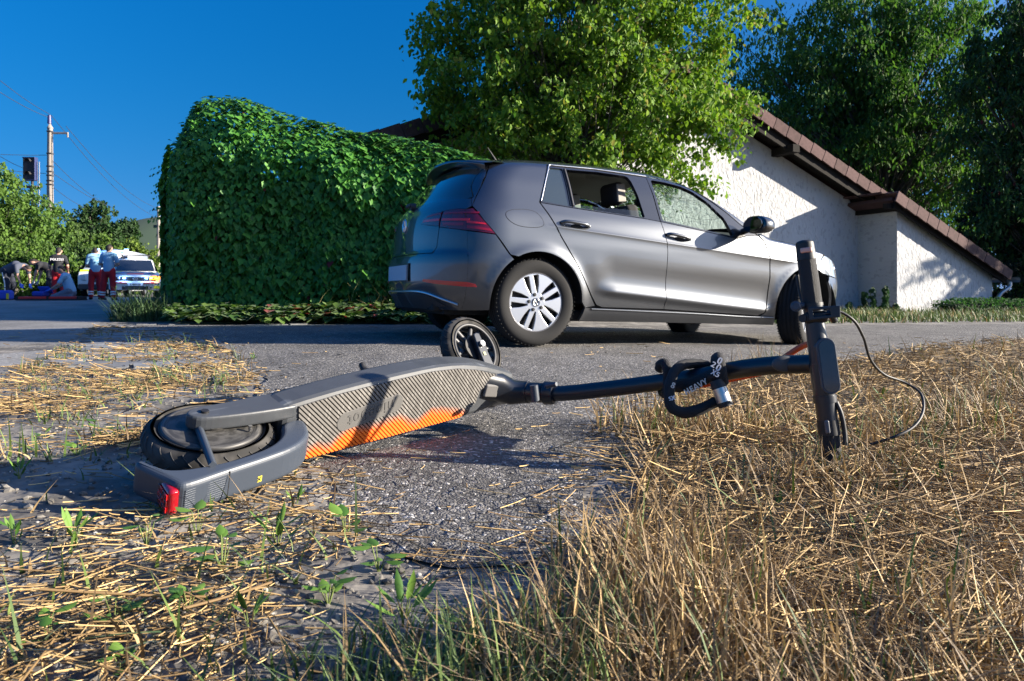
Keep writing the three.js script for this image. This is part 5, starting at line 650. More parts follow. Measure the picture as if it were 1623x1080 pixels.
// ---------- people ----------
const skinM = mat(0.42, 0.24, 0.17, 0.6), hairM = mat(0.02, 0.014, 0.01, 0.7), shirtBlue = mat(0.22, 0.42, 0.60, 0.9), redCloth = mat(0.42, 0.012, 0.022, 0.85), navy = mat(0.016, 0.02, 0.035, 0.9), greyBlue = mat(0.06, 0.07, 0.10, 0.9), blackCloth = mat(0.014, 0.015, 0.02, 0.9), shoeM = mat(0.015, 0.014, 0.014, 0.7), gloveBlue = mat(0.03, 0.10, 0.55, 0.5), glovePale = mat(0.42, 0.44, 0.46, 0.6), reflTape = mat(0.75, 0.76, 0.76, 0.5);
function march(caps, k, cell) { // mesh of tapered capsules [a, b, ra, rb] joined by a smooth minimum
  const lo = V(9e9, 9e9, 9e9), hi = V(-9e9, -9e9, -9e9); for (const [a, b, ra, rb] of caps) { const m = Math.max(ra, rb) + 0.03; for (const p of [a, b]) { lo.min(p.clone().subScalar(m)); hi.max(p.clone().addScalar(m)); } }
  const S = Math.max(hi.x - lo.x, hi.y - lo.y, hi.z - lo.z) + 4 * cell, n = Math.ceil(S / cell) + 2, mc = new MarchingCubes(n, skinM, false, false, 60000), half = n / 2, c = lo.clone().add(hi).multiplyScalar(0.5), q = V(0, 0, 0);
  const pre = caps.map(([a, b, ra, rb]) => { const d = b.clone().sub(a); return [a, d, d.lengthSq() || 1e-9, ra, rb]; }); mc.isolation = 0;
  for (let z = 0; z < n; z++) for (let y = 0; y < n; y++) for (let x = 0; x < n; x++) {
    q.set(c.x + (x - half) / half * S / 2, c.y + (y - half) / half * S / 2, c.z + (z - half) / half * S / 2); let f = 0, near = 9;
    for (const [a, d, l, ra, rb] of pre) { const px = q.x - a.x, py = q.y - a.y, pz = q.z - a.z, t = clamp((px * d.x + py * d.y + pz * d.z) / l), dist = Math.hypot(px - d.x * t, py - d.y * t, pz - d.z * t) - lerp(ra, rb, t); if (dist < near) near = dist; if (dist < 0.25) f += Math.exp(-k * dist); }
    mc.field[x + y * n + z * n * n] = f > 0 ? Math.log(f) / k : -near;
  }
  mc.update(); const m = mc.count, pos = new Float32Array(m * 3); for (let i = 0; i < m; i++) { pos[3 * i] = c.x + mc.positionArray[3 * i] * S / 2; pos[3 * i + 1] = c.y + mc.positionArray[3 * i + 1] * S / 2; pos[3 * i + 2] = c.z + mc.positionArray[3 * i + 2] * S / 2; }
  let g = new THREE.BufferGeometry(); g.setAttribute('position', new THREE.BufferAttribute(pos, 3)); g = mergeVertices(g, 1e-4); g.computeVertexNormals(); return g;
}
const handG = (() => { // relaxed right hand, wrist at the origin, fingers towards -y, thumb towards +x
  const c = [[V(0, -0.01, 0), V(0, -0.085, 0), 0.026, 0.03], [V(-0.02, -0.05, 0), V(-0.024, -0.09, 0), 0.018, 0.014], [V(0.02, -0.05, 0), V(0.024, -0.09, 0), 0.018, 0.014]];
  for (const [x, l] of [[-0.03, 0.052], [-0.011, 0.066], [0.009, 0.072], [0.028, 0.064]]) { const a = V(x, -0.09, 0), b = V(x * 1.15, -0.09 - l * 0.5, 0.008), d = V(x * 1.15, -0.09 - l * 0.95, 0.03); c.push([a, b, 0.0105, 0.0095], [b, d, 0.0095, 0.0075]); }
  c.push([V(0.025, -0.035, 0.008), V(0.052, -0.062, 0.02), 0.013, 0.011], [V(0.052, -0.062, 0.02), V(0.055, -0.09, 0.034), 0.011, 0.008]); return march(c, 120, 0.007);
})();
function person(label, at, ry, J, look) {
  const d = { pelvis: V(0, 0.96, 0), chest: V(0, 1.27, 0), neck: V(0, 1.46, 0), head: V(0, 1.61, 0.02), shL: V(0.185, 1.40, 0), shR: V(-0.185, 1.40, 0), elL: V(0.25, 1.12, -0.02), elR: V(-0.25, 1.12, -0.02), wrL: V(0.25, 0.88, 0.08), wrR: V(-0.25, 0.88, 0.08), hiL: V(0.09, 0.92, 0), hiR: V(-0.09, 0.92, 0), knL: V(0.11, 0.50, 0.02), knR: V(-0.11, 0.50, 0.02), anL: V(0.13, 0.09, -0.02), anR: V(-0.13, 0.09, -0.02) };
  for (const k in J) d[k] = V(...J[k]); const t = thing('person', label, 'person', at, ry), up = d.neck.clone().sub(d.pelvis).normalize();
  const hd = d.head.clone().sub(d.neck).normalize(), fw = look.face ? V(...look.face).normalize() : V(0, 0, 1), hc = (f, u, s = 0) => d.head.clone().addScaledVector(fw, f).addScaledVector(hd, u).addScaledVector(fw.clone().cross(hd), s);
  const arm = (S) => [[d['sh' + S], d['el' + S], 0.046, 0.036], [d['el' + S], d['wr' + S], 0.037, 0.025]], legB = (S) => [[d['hi' + S], d['kn' + S], 0.085, 0.056], [d['kn' + S], d['an' + S], 0.056, 0.038]];
  const toe = (S) => d['an' + S].clone().add(V(...(look.toe ?? [0, 0, 0.16]))).setY(Math.max(0.035, d['an' + S].y - 0.05)), foot = (S, k = 0) => [[d['an' + S].clone().add(V(0, -0.04, 0)), toe(S), 0.042 + k, 0.034 + k]];
  const headC = [[hc(0, 0.045), hc(0, 0.02), 0.082, 0.084], [hc(0.035, -0.05), hc(0.045, -0.085), 0.055, 0.035], [hc(0.085, 0.0), hc(0.104, -0.03), 0.011, 0.014], [hc(0.0, 0, 0.084), hc(-0.008, -0.03, 0.084), 0.017, 0.012], [hc(0.0, 0, -0.084), hc(-0.008, -0.03, -0.084), 0.017, 0.012], [hc(0.088, -0.062, 0.014), hc(0.088, -0.062, -0.014), 0.010, 0.010]];
  const torso = [[d.pelvis.clone().addScaledVector(up, -0.02), d.chest, 0.125, 0.125], [d.shL.clone().lerp(d.shR, 0.22), d.shL.clone().lerp(d.shR, 0.78), 0.085, 0.085], [d.hiL, d.hiR, 0.10, 0.10], [d.chest, d.neck, 0.10, 0.06]];
  const bodyG = [march([...torso, ...arm('L'), ...arm('R'), ...legB('L'), ...legB('R'), ...foot('L'), ...foot('R'), [d.neck, d.head, 0.055, 0.05], ...headC], 55, 0.02)];
  const hand = (S) => { const dir = d['wr' + S].clone().sub(d['el' + S]).normalize(), q = new THREE.Quaternion().setFromUnitVectors(V(0, -1, 0), dir), g = handG.clone(); if (S === 'L') g.scale(-1, 1, 1); g.index && S === 'L' && g.setIndex(Array.from(g.index.array).reverse()); return g.applyMatrix4(new THREE.Matrix4().compose(d['wr' + S], q, V(1.02, 1.02, 1.02))); };
  if (!look.gloves) bodyG.push(hand('L'), hand('R'));
  const b = part('body', bodyG, skinM, t); void b;
  if (look.gloves) for (const S of ['L', 'R']) part('glove', hand(S), look.gloves, t);
  for (const s of [1, -1]) { part('eye', new THREE.SphereGeometry(0.010, 8, 6).translate(...hc(0.078, 0.005, 0.032 * s).toArray()), mat(0.05, 0.04, 0.035, 0.3), t); }
  const I = (l, k) => l.map(([a, b2, ra, rb]) => [a, b2, ra + k, rb + k]);
  part('shirt', march([...I(torso, 0.018).slice(0, 2), ...I([[d.chest, d.neck.clone().lerp(d.chest, 0.25), 0.10, 0.07]], 0.018), [d.pelvis.clone().addScaledVector(up, 0.02), d.pelvis.clone().addScaledVector(up, 0.1), 0.145, 0.142], ...['L', 'R'].map((S) => [d['sh' + S], d['sh' + S].clone().lerp(d['el' + S], look.sleeve ?? 0.72), 0.068, 0.06])], 60, 0.02), look.shirt, t);
  part('trousers', march([[d.pelvis.clone().addScaledVector(up, -0.08), d.pelvis.clone().addScaledVector(up, 0.02), 0.14, 0.135], ...['L', 'R'].flatMap((S) => [[d['hi' + S], d['kn' + S], 0.108, 0.082], [d['kn' + S], d['an' + S].clone().add(V(0, 0.03, 0)), 0.082, 0.070]])], 70, 0.02), look.trousers, t);
  for (const S of ['L', 'R']) { part('shoe', march(foot(S, 0.014), 80, 0.014), shoeM, t); if (look.tape) for (const f of [0.62, 0.80]) { const p = d['kn' + S].clone().lerp(d['an' + S], f), e = d['an' + S].clone().sub(d['kn' + S]).normalize(); part('reflective_band', between(p.clone().addScaledVector(e, -0.022), p.clone().addScaledVector(e, 0.022), 0.088 - 0.01 * f, 0.087 - 0.01 * f, 18), reflTape, t); } }
  part('hair', march([[hc(-0.018, 0.055), hc(-0.03, 0.035), 0.086, 0.086], [hc(-0.045, 0.0), hc(-0.05, -0.03), 0.066, 0.05], ...(look.long ? [[hc(-0.06, 0), hc(-0.08, -0.12), 0.06, 0.035]] : [])], 70, 0.012), hairM, t);
  return { t, d, up };
}
const gy = (X, Z) => groundY(X, -Z), onRoad = (u, Z) => { const x = (u - CX) / FX * Z; return V(x, gy(x, Z), -Z); };
person('person with back turned in light blue shirt and red trousers, right of two medics', onRoad(172, 21.4), Math.PI + 0.1, { elL: [0.27, 1.13, 0.02], elR: [-0.27, 1.13, 0.02], wrL: [0.13, 1.10, 0.22], wrR: [-0.12, 1.10, 0.24], anL: [0.20, 0.09, 0.02], knL: [0.16, 0.5, 0.02], knR: [-0.11, 0.5, 0.03], anR: [-0.16, 0.09, -0.05], head: [0, 1.61, 0.03] }, { shirt: shirtBlue, trousers: redCloth, tape: true });
person('person in blue shirt and red trousers looking down, left of two standing medics', onRoad(151, 22.3), -2.5, { head: [0, 1.56, 0.09], neck: [0, 1.44, 0.03], chest: [0, 1.26, 0], elL: [0.24, 1.10, 0.06], elR: [-0.25, 1.10, 0.05], wrL: [0.06, 1.05, 0.28], wrR: [-0.08, 1.02, 0.27], knL: [0.12, 0.5, 0.05] }, { shirt: shirtBlue, trousers: redCloth, tape: true, face: [0, -0.45, 0.9] });
{ // kneeling: hips low on the heels, trunk bent forward
  person('person kneeling in light blue shirt and bent over the red mat', onRoad(108, 21.0), -Math.PI / 2 + 0.25, { pelvis: [0, 0.30, -0.06], hiL: [0.09, 0.28, -0.04], hiR: [-0.09, 0.28, -0.04], knL: [0.13, 0.10, 0.36], knR: [-0.13, 0.10, 0.34], anL: [0.12, 0.09, -0.10], anR: [-0.12, 0.09, -0.10], chest: [0, 0.60, 0.03], neck: [0, 0.80, 0.10], head: [0, 0.93, 0.19], shL: [0.185, 0.74, 0.07], shR: [-0.185, 0.74, 0.07], elL: [0.24, 0.48, 0.20], elR: [-0.24, 0.48, 0.22], wrL: [0.12, 0.34, 0.44], wrR: [-0.12, 0.33, 0.46] }, { shirt: shirtBlue, trousers: mat(0.10, 0.14, 0.2, 0.9), face: [0, -0.5, 0.85], gloves: gloveBlue, toe: [0, 0, -0.14] });
}
const pol = person('person in black shirt with white letters on the back standing behind kneeling person', onRoad(92, 22.9), Math.PI + 0.35, { head: [0.0, 1.61, 0.05], elL: [0.26, 1.12, 0.03], elR: [-0.26, 1.12, 0.02], wrL: [0.26, 0.92, 0.16], wrR: [-0.24, 0.92, 0.18] }, { shirt: blackCloth, trousers: redCloth });
part('lettering', textGeo('POLIZEI', 0.075, 0.01).rotateY(Math.PI).translate(0, 1.33, -0.152), mat(0.7, 0.7, 0.72, 0.8), pol.t);
person('dark haired person bending down in a black top with pale gloves, between the two officers', onRoad(80, 23.4), -Math.PI / 2 + 0.3, { pelvis: [0, 0.92, -0.10], chest: [0, 1.12, 0.17], neck: [0, 1.22, 0.36], head: [0, 1.25, 0.52], shL: [0.17, 1.17, 0.30], shR: [-0.17, 1.17, 0.30], elL: [0.2, 0.88, 0.38], elR: [-0.2, 0.88, 0.36], wrL: [0.17, 0.63, 0.44], wrR: [-0.17, 0.62, 0.42] }, { shirt: blackCloth, trousers: navy, gloves: glovePale, face: [0, -0.75, 0.65], long: true, sleeve: 0.5 });
const off = person('person in dark blue uniform bending far forward, white stripe down the trousers', onRoad(15, 21.8), Math.PI / 2 - 0.15, { pelvis: [0, 0.95, -0.10], chest: [0, 1.10, 0.22], neck: [0, 1.06, 0.48], head: [0, 1.00, 0.64], shL: [0.19, 1.07, 0.42], shR: [-0.19, 1.07, 0.42], elL: [0.22, 0.78, 0.50], elR: [-0.22, 0.78, 0.50], wrL: [0.18, 0.52, 0.56], wrR: [-0.18, 0.52, 0.56], anL: [0.16, 0.09, -0.1], anR: [-0.16, 0.09, 0.06], hiL: [0.09, 0.92, -0.08], hiR: [-0.09, 0.92, -0.08] }, { shirt: greyBlue, trousers: navy, gloves: gloveBlue, face: [0, -0.85, 0.5] });
part('trouser_stripe', [between(off.d.hiR.clone().add(V(-0.10, -0.05, 0)), off.d.knR.clone().add(V(-0.085, 0, 0)), 0.018, 0.018, 6), between(off.d.knR.clone().add(V(-0.085, 0, 0)), off.d.anR.clone().add(V(-0.072, 0.03, 0)), 0.018, 0.016, 6)], reflTape, off.t);
// things on the road
{ const m = thing('rescue_mat', 'flat red rescue mat with dark edges lying on the road beside the kneeling medic', 'mat', onRoad(82, 20.8), 0.1); part('pad', [box(0.82, 0.10, 0.52, 0.04, -0.43, 0.07, 0), box(0.82, 0.10, 0.52, 0.04, 0.43, 0.07, 0)], mat(0.5, 0.02, 0.012, 0.6), m); part('edging', box(1.76, 0.05, 0.60, 0.02, 0, 0.025, 0), blackCloth, m); for (const x of [-0.86, 0, 0.86]) part('strap', box(0.04, 0.112, 0.54, 0.01, x, 0.07, 0), blackCloth, m); }
{ const m = thing('medical_bag', 'blue bag with a yellow tag on the road at the left edge', 'bag', onRoad(3, 21.2), 0.3); part('body', box(0.55, 0.30, 0.34, 0.08, 0, 0.16, 0), mat(0.02, 0.06, 0.42, 0.8), m); part('handle', tube([V(-0.13, 0.3, 0), V(-0.1, 0.38, 0), V(0.1, 0.38, 0), V(0.13, 0.3, 0)], 0.014, 20, 8), blackCloth, m); part('tag', box(0.07, 0.18, 0.02, 0.006, 0.2, 0.12, 0.175), mat(0.6, 0.48, 0.02, 0.6), m); }
{ const m = thing('medical_bag', 'open blue bag on the red mat in front of the officer in black', 'bag', onRoad(64, 20.9).add(V(0, 0.12, 0)), -0.2); part('body', box(0.42, 0.16, 0.28, 0.06, 0, 0.08, 0), mat(0.02, 0.05, 0.35, 0.8), m); part('flap', box(0.42, 0.03, 0.26, 0.012, 0.05, 0.2, -0.12, -0.9), mat(0.02, 0.08, 0.5, 0.8), m); }
{ const m = thing('tool_bag', 'small black bag with a yellow patch on the road beside the grass clump', 'bag', PX(186, 489, 12.4).setY(gy(-7.2, 12.4)), 0.4); part('body', box(0.22, 0.09, 0.14, 0.03, 0, 0.045, 0), blackCloth, m); part('patch', box(0.06, 0.03, 0.04, 0.008, 0.02, 0.09, 0.02), mat(0.6, 0.48, 0.03, 0.6), m); part('handle', tube([V(-0.07, 0.08, 0), V(-0.05, 0.12, 0), V(0.03, 0.12, 0), V(0.06, 0.09, 0)], 0.008, 16, 6), blackCloth, m); }
// ---------- emergency vehicles ----------
const whiteCar = phys(0.62, 0.64, 0.66, 0.3, { clearcoat: 1, clearcoatRoughness: 0.05 }), hiVis = mat(0.45, 0.72, 0.02, 0.5), redBand = mat(0.5, 0.02, 0.02, 0.5), glass = phys(0.015, 0.02, 0.03, 0.05, { clearcoat: 1 });
function loft(rows) { // rows of [z, [[x, y] ...]] half sections from the sill up to the centre line; mirrored
  const pos = [], idx = [], n = rows[0][1].length * 2 - 1; for (const [z, s] of rows) { for (const [x, y] of s) pos.push(x, y, z); for (const [x, y] of s.slice(0, -1).reverse()) pos.push(-x, y, z); }
  for (let i = 0; i + 1 < rows.length; i++) for (let j = 0; j + 1 < n; j++) { const a = i * n + j; idx.push(a, a + 1, a + n, a + 1, a + n + 1, a + n); }
  for (const i of [0, rows.length - 1]) { const c = pos.length / 3; let y = 0; for (let j = 0; j < n; j++) y += pos[3 * (i * n + j) + 1] / n; pos.push(0, y, rows[i][0]); for (let j = 0; j < n; j++) { const a = i * n + j, b = i * n + (j + 1) % n; i ? idx.push(a, b, c) : idx.push(b, a, c); } }
  return toFlat(geom(pos, idx));
}
const toFlat = (g) => g;
const doubleWhite = whiteCar.clone(); doubleWhite.side = THREE.DoubleSide;
function quad(a, b, c, d, th = 0.02) { const g = geom([...a, ...b, ...c, ...a, ...c, ...d]); void th; return g; }
function farWheel(parent, x, z, r = 0.36) { const w = new THREE.Group(); w.name = 'wheel'; w.position.set(x, r, z); w.rotation.y = Math.PI / 2; parent.add(w); part('tyre', tyreGeo(r, 0.24, r - 0.11, 3), rubber, w); part('rim', T(cyl(r - 0.11, r - 0.11, 0.2, 24), 0, 0, 0, Math.PI / 2), alloy, w); }
const glassD = glass.clone(); glassD.side = THREE.DoubleSide;
const blueGlow = new THREE.MeshStandardMaterial({ color: lin(0.1, 0.2, 0.8), emissive: lin(0.25, 0.5, 1), emissiveIntensity: 3, roughness: 0.3 });
{
  const at = onRoad(214, 28), c = thing('emergency_car', 'white emergency car facing the camera with blue front flashers and a lit amber indicator', 'car', at, 0.50);
  part('body', loft([[0, [[0.55, 0.32], [0.84, 0.36], [0.86, 0.62], [0.84, 0.80], [0, 0.86]]], [-0.12, [[0.8, 0.26], [0.94, 0.34], [0.95, 0.72], [0.90, 0.93], [0, 0.97]]], [-0.7, [[0.86, 0.24], [0.96, 0.4], [0.965, 0.85], [0.86, 1.02], [0, 1.06]]], [-1.3, [[0.86, 0.24], [0.96, 0.4], [0.965, 0.95], [0.84, 1.08], [0, 1.12]]], [-4.2, [[0.86, 0.24], [0.96, 0.4], [0.965, 0.98], [0.84, 1.10], [0, 1.12]]], [-4.6, [[0.8, 0.3], [0.9, 0.4], [0.9, 0.95], [0.8, 1.05], [0, 1.08]]]]), doubleWhite, c);
  part('cabin', loft([[-1.2, [[0.82, 1.04], [0.80, 1.06], [0.70, 1.08], [0, 1.10]]], [-1.95, [[0.84, 1.04], [0.80, 1.18], [0.64, 1.60], [0, 1.67]]], [-2.3, [[0.84, 1.04], [0.82, 1.2], [0.65, 1.64], [0, 1.71]]], [-3.9, [[0.84, 1.04], [0.82, 1.2], [0.64, 1.60], [0, 1.67]]], [-4.45, [[0.8, 1.04], [0.79, 1.08], [0.74, 1.12], [0, 1.14]]]]), doubleWhite, c);
  part('windscreen', quad([-0.74, 1.125, -1.20], [0.74, 1.125, -1.20], [0.60, 1.60, -1.86], [-0.60, 1.60, -1.86]), glassD, c);
  for (const s of [1, -1]) part('side_window', quad([s * 0.85, 1.12, -1.5], [s * 0.685, 1.57, -2.05], [s * 0.69, 1.57, -3.8], [s * 0.85, 1.12, -3.9]), glassD, c);
  part('grille', box(1.52, 0.15, 0.06, 0.02, 0, 0.76, 0.0), glossBlack, c); const lg = part('lower_grille', box(0.95, 0.14, 0.06, 0.02, 0, 0.40, 0.0), glossBlack, c); void lg;
  part('bumper', box(1.75, 0.08, 0.10, 0.03, 0, 0.60, 0.0), doubleWhite, c); for (const s of [1, -1]) part('red_stripe', box(0.40, 0.05, 0.02, 0.004, s * 0.50, 0.605, 0.055), redBand, c);
  for (const s of [1, -1]) { part('blue_block', box(0.34, 0.012, 0.16, 0.004, s * 0.55, 1.015, -0.28, 0.12, 0, -s * 0.08), mat(0.02, 0.08, 0.4, 0.5), c); part('yellow_block', box(0.02, 0.3, 0.9, 0.004, s * 0.972, 0.68, -1.0), hiVis, c); }
  part('bonnet_stripe', box(0.62, 0.012, 0.10, 0.004, 0, 0.985, -0.16, 0.2), redBand, c);
  const bd = part('badge', T(new THREE.TorusGeometry(0.075, 0.010, 8, 28), 0, 0.765, 0.04), chrome, c); const st = (x0, y0, x1, y1) => between(V(x0, 0.765 + y0, 0.042), V(x1, 0.765 + y1, 0.042), 0.009, 0.009, 5); part('emblem', [st(-0.03, 0.06, 0, 0.006), st(0, 0.006, 0.03, 0.06), st(-0.06, 0.03, -0.03, -0.055), st(-0.03, -0.055, 0, 0), st(0, 0, 0.03, -0.055), st(0.03, -0.055, 0.06, 0.03)], chrome, bd);
  const pl = part('licence_plate', box(0.52, 0.12, 0.02, 0.004, 0, 0.535, 0.06), mat(0.65, 0.66, 0.66, 0.5), c); part('lettering', textGeo('K 1371 CE', 0.06, 0.004).translate(0, 0.535, 0.07), blackCloth, pl);
  for (const s of [1, -1]) { part('headlamp', box(0.34, 0.13, 0.08, 0.03, s * 0.70, 0.80, -0.03, 0, s * 0.25), phys(0.45, 0.48, 0.52, 0.08, { clearcoat: 1 }), c); const fl = part('flasher_light', box(0.10, 0.055, 0.03, 0.01, s * 0.40, 0.79, 0.045), blueGlow, c); const pt = new THREE.PointLight(lin(0.25, 0.5, 1), 0.5, 0); pt.position.set(s * 0.40, 0.79, 0.12); pt.castShadow = true; c.add(pt); void fl; part('door_mirror', box(0.2, 0.14, 0.12, 0.05, s * 1.04, 1.12, -1.45), glossBlack, c); part('reflective_patch', box(0.26, 0.012, 0.3, 0.004, s * 0.62, 1.045, -0.5, 0.08, 0, -s * 0.12), hiVis, c); part('reflective_patch', box(0.22, 0.12, 0.02, 0.004, s * 0.78, 0.42, 0.02, 0, s * 0.4), hiVis, c); }
  const fr = new THREE.Shape(); fr.moveTo(-0.2, -0.075); fr.lineTo(0.2, -0.06); fr.lineTo(0.2, 0.075); fr.lineTo(-0.2, 0.075); fr.closePath(); const hh = new THREE.Path(); hh.moveTo(-0.16, -0.045); hh.lineTo(-0.16, 0.045); hh.lineTo(0.165, 0.045); hh.lineTo(0.165, -0.035); hh.closePath(); fr.holes.push(hh);
  part('indicator_light', new THREE.ExtrudeGeometry(fr, { depth: 0.02, bevelEnabled: false }).rotateY(0.25).translate(0.71, 0.80, 0.035), new THREE.MeshStandardMaterial({ color: lin(0.6, 0.25, 0.02), emissive: lin(1, 0.36, 0.03), emissiveIntensity: 0.7 }), c); { const pt = new THREE.PointLight(lin(1, 0.36, 0.03), 0.25, 0); pt.position.set(0.73, 0.80, 0.14); pt.castShadow = true; c.add(pt); }
  part('roof_bar', [box(1.16, 0.05, 0.08, 0.02, 0, 1.83, -2.2), box(0.05, 0.12, 0.05, 0.01, -0.5, 1.75, -2.2), box(0.05, 0.12, 0.05, 0.01, 0.5, 1.75, -2.2)], plastic, c); for (const [x, z] of [[0.84, -0.95], [-0.84, -0.95], [0.84, -3.8], [-0.84, -3.8]]) farWheel(c, x, z);
}
{
  const at = onRoad(160, 31.5), v = thing('ambulance_van', 'white van with red band and a blue beacon parked behind the medics', 'van', at, 0.30);
  part('body', loft([[0, [[0.7, 0.35], [0.92, 0.4], [0.93, 0.8], [0.86, 1.0], [0, 1.05]]], [-0.15, [[0.85, 0.28], [0.99, 0.4], [1.0, 0.95], [0.93, 1.15], [0, 1.2]]], [-0.95, [[0.9, 0.26], [1.0, 0.4], [1.01, 1.1], [0.95, 1.32], [0, 1.36]]], [-1.75, [[0.9, 0.26], [1.0, 0.4], [1.01, 1.2], [0.80, 2.02], [0, 2.12]]], [-2.3, [[0.9, 0.26], [1.0, 0.4], [1.01, 1.25], [0.88, 2.2], [0, 2.32]]], [-5.3, [[0.9, 0.26], [1.0, 0.4], [1.01, 1.25], [0.88, 2.2], [0, 2.3]]], [-5.5, [[0.85, 0.3], [0.96, 0.4], [0.96, 1.2], [0.84, 2.1], [0, 2.2]]]]), doubleWhite, v);
  part('windscreen', quad([-0.86, 1.37, -0.95], [0.86, 1.37, -0.95], [0.74, 1.97, -1.66], [-0.74, 1.97, -1.66]), glassD, v);
  for (const s of [1, -1]) { part('side_window', quad([s * 1.03, 1.25, -1.2], [s * 0.93, 1.78, -1.75], [s * 0.93, 1.78, -2.4], [s * 1.03, 1.25, -2.4]), glassD, v); part('red_band', box(0.02, 0.16, 4.4, 0.004, s * 1.012, 0.95, -3.0), redBand, v); part('headlamp', box(0.3, 0.24, 0.1, 0.04, s * 0.74, 0.86, -0.02, 0, s * 0.3), phys(0.45, 0.48, 0.52, 0.08, { clearcoat: 1 }), v); part('door_mirror', box(0.18, 0.32, 0.12, 0.05, s * 1.2, 1.35, -1.25), plastic, v); part('reflective_patch', box(0.34, 0.28, 0.02, 0.004, s * 0.74, 1.13, -0.16, -0.6), hiVis, v); }
  part('front_band', box(1.7, 0.1, 0.03, 0.01, 0, 0.97, -0.02), redBand, v); part('grille', box(1.0, 0.16, 0.06, 0.02, 0, 0.74, 0.0), glossBlack, v); part('bumper', box(1.86, 0.26, 0.16, 0.06, 0, 0.45, -0.02), mat(0.05, 0.05, 0.055, 0.7), v);
  for (const s of [1, -1]) { part('beacon_light', T(cyl(0.10, 0.09, 0.16, 20), s * 0.62, 2.23, -1.9), blueGlow, v); const pt = new THREE.PointLight(lin(0.25, 0.5, 1), 0.9, 0); pt.position.set(s * 0.62, 2.40, -1.9); pt.castShadow = true; v.add(pt); } for (const [x, z] of [[0.88, -0.95], [-0.88, -0.95], [0.88, -4.4], [-0.88, -4.4]]) farWheel(v, x, z);
}
// ---------- railway mast, signal, poles, wires, hill ----------
const concrete = (() => { const t = tex(128, (u, v) => { const n = fbm(u * 10, v * 3, 4, 0, 601), k = 0.19 + 0.12 * n; return [k * 1.05, k * 0.94, k * 0.84]; }, true, 1); return mat(1, 1, 1, 0.9, { map: t }); })(), ironM = mat(0.03, 0.03, 0.033, 0.7);
const mast = thing('concrete_mast', 'tapered concrete railway mast with a steel arm at the left', 'mast', PX(79, 460, 45).setY(0));
part('shaft', T(new THREE.CylinderGeometry(0.16, 0.25, 11.1, 4).rotateY(Math.PI / 4), 0, 5.55, 0), concrete, mast); part('tip', T(new THREE.ConeGeometry(0.2, 0.35, 4).rotateY(Math.PI / 4), 0, 11.25, 0), concrete, mast); part('insulator', T(cyl(0.12, 0.1, 0.55, 12), -0.05, 11.65, 0), mat(0.03, 0.03, 0.12, 0.4), mast);
part('arm', [box(1.15, 0.12, 0.12, 0.02, 0.62, 10.75, 0), box(0.08, 0.3, 0.08, 0.01, 1.15, 10.62, 0)], concrete, mast); for (const y of [10.85, 9.4, 8.55, 8.2, 7.95, 7.6, 7.35]) part('clamp', box(0.30 + 0.013 * (11 - y), 0.09, 0.30, 0.01, 0, y, 0), ironM, mast); part('conduit', between(V(0.30, 5, 0.2), V(0.24, 10.5, 0.2), 0.03), ironM, mast);
const sig = thing('railway_signal', 'black railway signal on a post seen from behind beside the concrete mast', 'signal', PX(47, 460, 42).setY(0));
part('head', box(0.72, 1.35, 0.25, 0.03, 0, 7.85, 0), mat(0.012, 0.013, 0.018, 0.6), sig); part('frame', [box(0.76, 0.06, 0.3, 0.01, 0, 8.54, 0), box(0.76, 0.06, 0.3, 0.01, 0, 7.16, 0), box(0.05, 1.4, 0.3, 0.01, 0.37, 7.85, 0)], mat(0.02, 0.03, 0.10, 0.5), sig); for (const y of [8.3, 7.5]) part('hood', T(new THREE.CylinderGeometry(0.18, 0.18, 0.2, 16, 1, true, Math.PI / 2, Math.PI), 0, y, 0.2, Math.PI / 2), ironM, sig); part('post', between(V(0.15, 0, 0), V(0.15, 7.2, 0), 0.08), ironM, sig); part('platform', box(0.9, 0.1, 0.5, 0.01, 0.1, 6.75, 0), ironM, sig); part('ladder', [between(V(0.48, 5.5, 0), V(0.48, 8.3, 0), 0.02), between(V(0.58, 5.5, 0), V(0.58, 8.3, 0), 0.02)], mat(0.25, 0.25, 0.25, 0.6), sig);
const far = thing('concrete_mast', 'distant pale pole beside the left edge of the creeper hedge', 'mast', PX(251, 460, 75).setY(0)); part('shaft', T(new THREE.CylinderGeometry(0.16, 0.24, 9.6, 8), 0, 4.8, 0), concrete, far); part('arm', box(0.9, 0.08, 0.08, 0.01, -0.3, 9.2, 0), ironM, far); part('bracket', box(0.5, 0.3, 0.1, 0.02, -0.3, 7.4, 0), ironM, far);
[[[0, 128, 36], [78, 181, 45], 0.1], [[-4, 144, 36], [76, 186, 45], 0.1], [[80, 182, 45], [247, 345, 75], 0.9, 1], [[104, 200, 45], [247, 330, 75], 0.8, 1], [[0, 245, 44], [74, 246, 45], 0.02], [[0, 248, 44], [40, 268, 43], 0.05], [[84, 256, 45], [160, 320, 60], 0.2], [[84, 275, 45], [180, 330, 60], 0.2], [[0, 268, 44], [72, 275, 45], 0.05], [[85, 298, 45], [135, 330, 56], 0.1]].forEach(([a, b, sag], i) => { const A = PX(...a), B = PX(...b), m = A.clone().lerp(B, 0.5); m.y -= sag; tag(part('overhead_wire', tube([A, A.clone().lerp(m, 0.5).add(V(0, -sag * 0.22, 0)), m, B.clone().lerp(m, 0.5).add(V(0, -sag * 0.22, 0)), B], 0.017, 40, 5), ironM, scene), ['thin wire running from the upper left edge to the mast tip', 'second thin wire just below the one to the mast tip', 'wire sagging from the mast tip down to the far pole', 'wire sagging from the steel arm down to the far pole', 'level wire at the left edge with an insulator at the mast', 'slack wire passing above the railway signal', 'upper wire dropping right from the middle of the mast', 'lower wire dropping right from the middle of the mast', 'wire from the left edge past the signal post', 'lowest short wire right of the mast above the bushes'][i], 'wire'); });
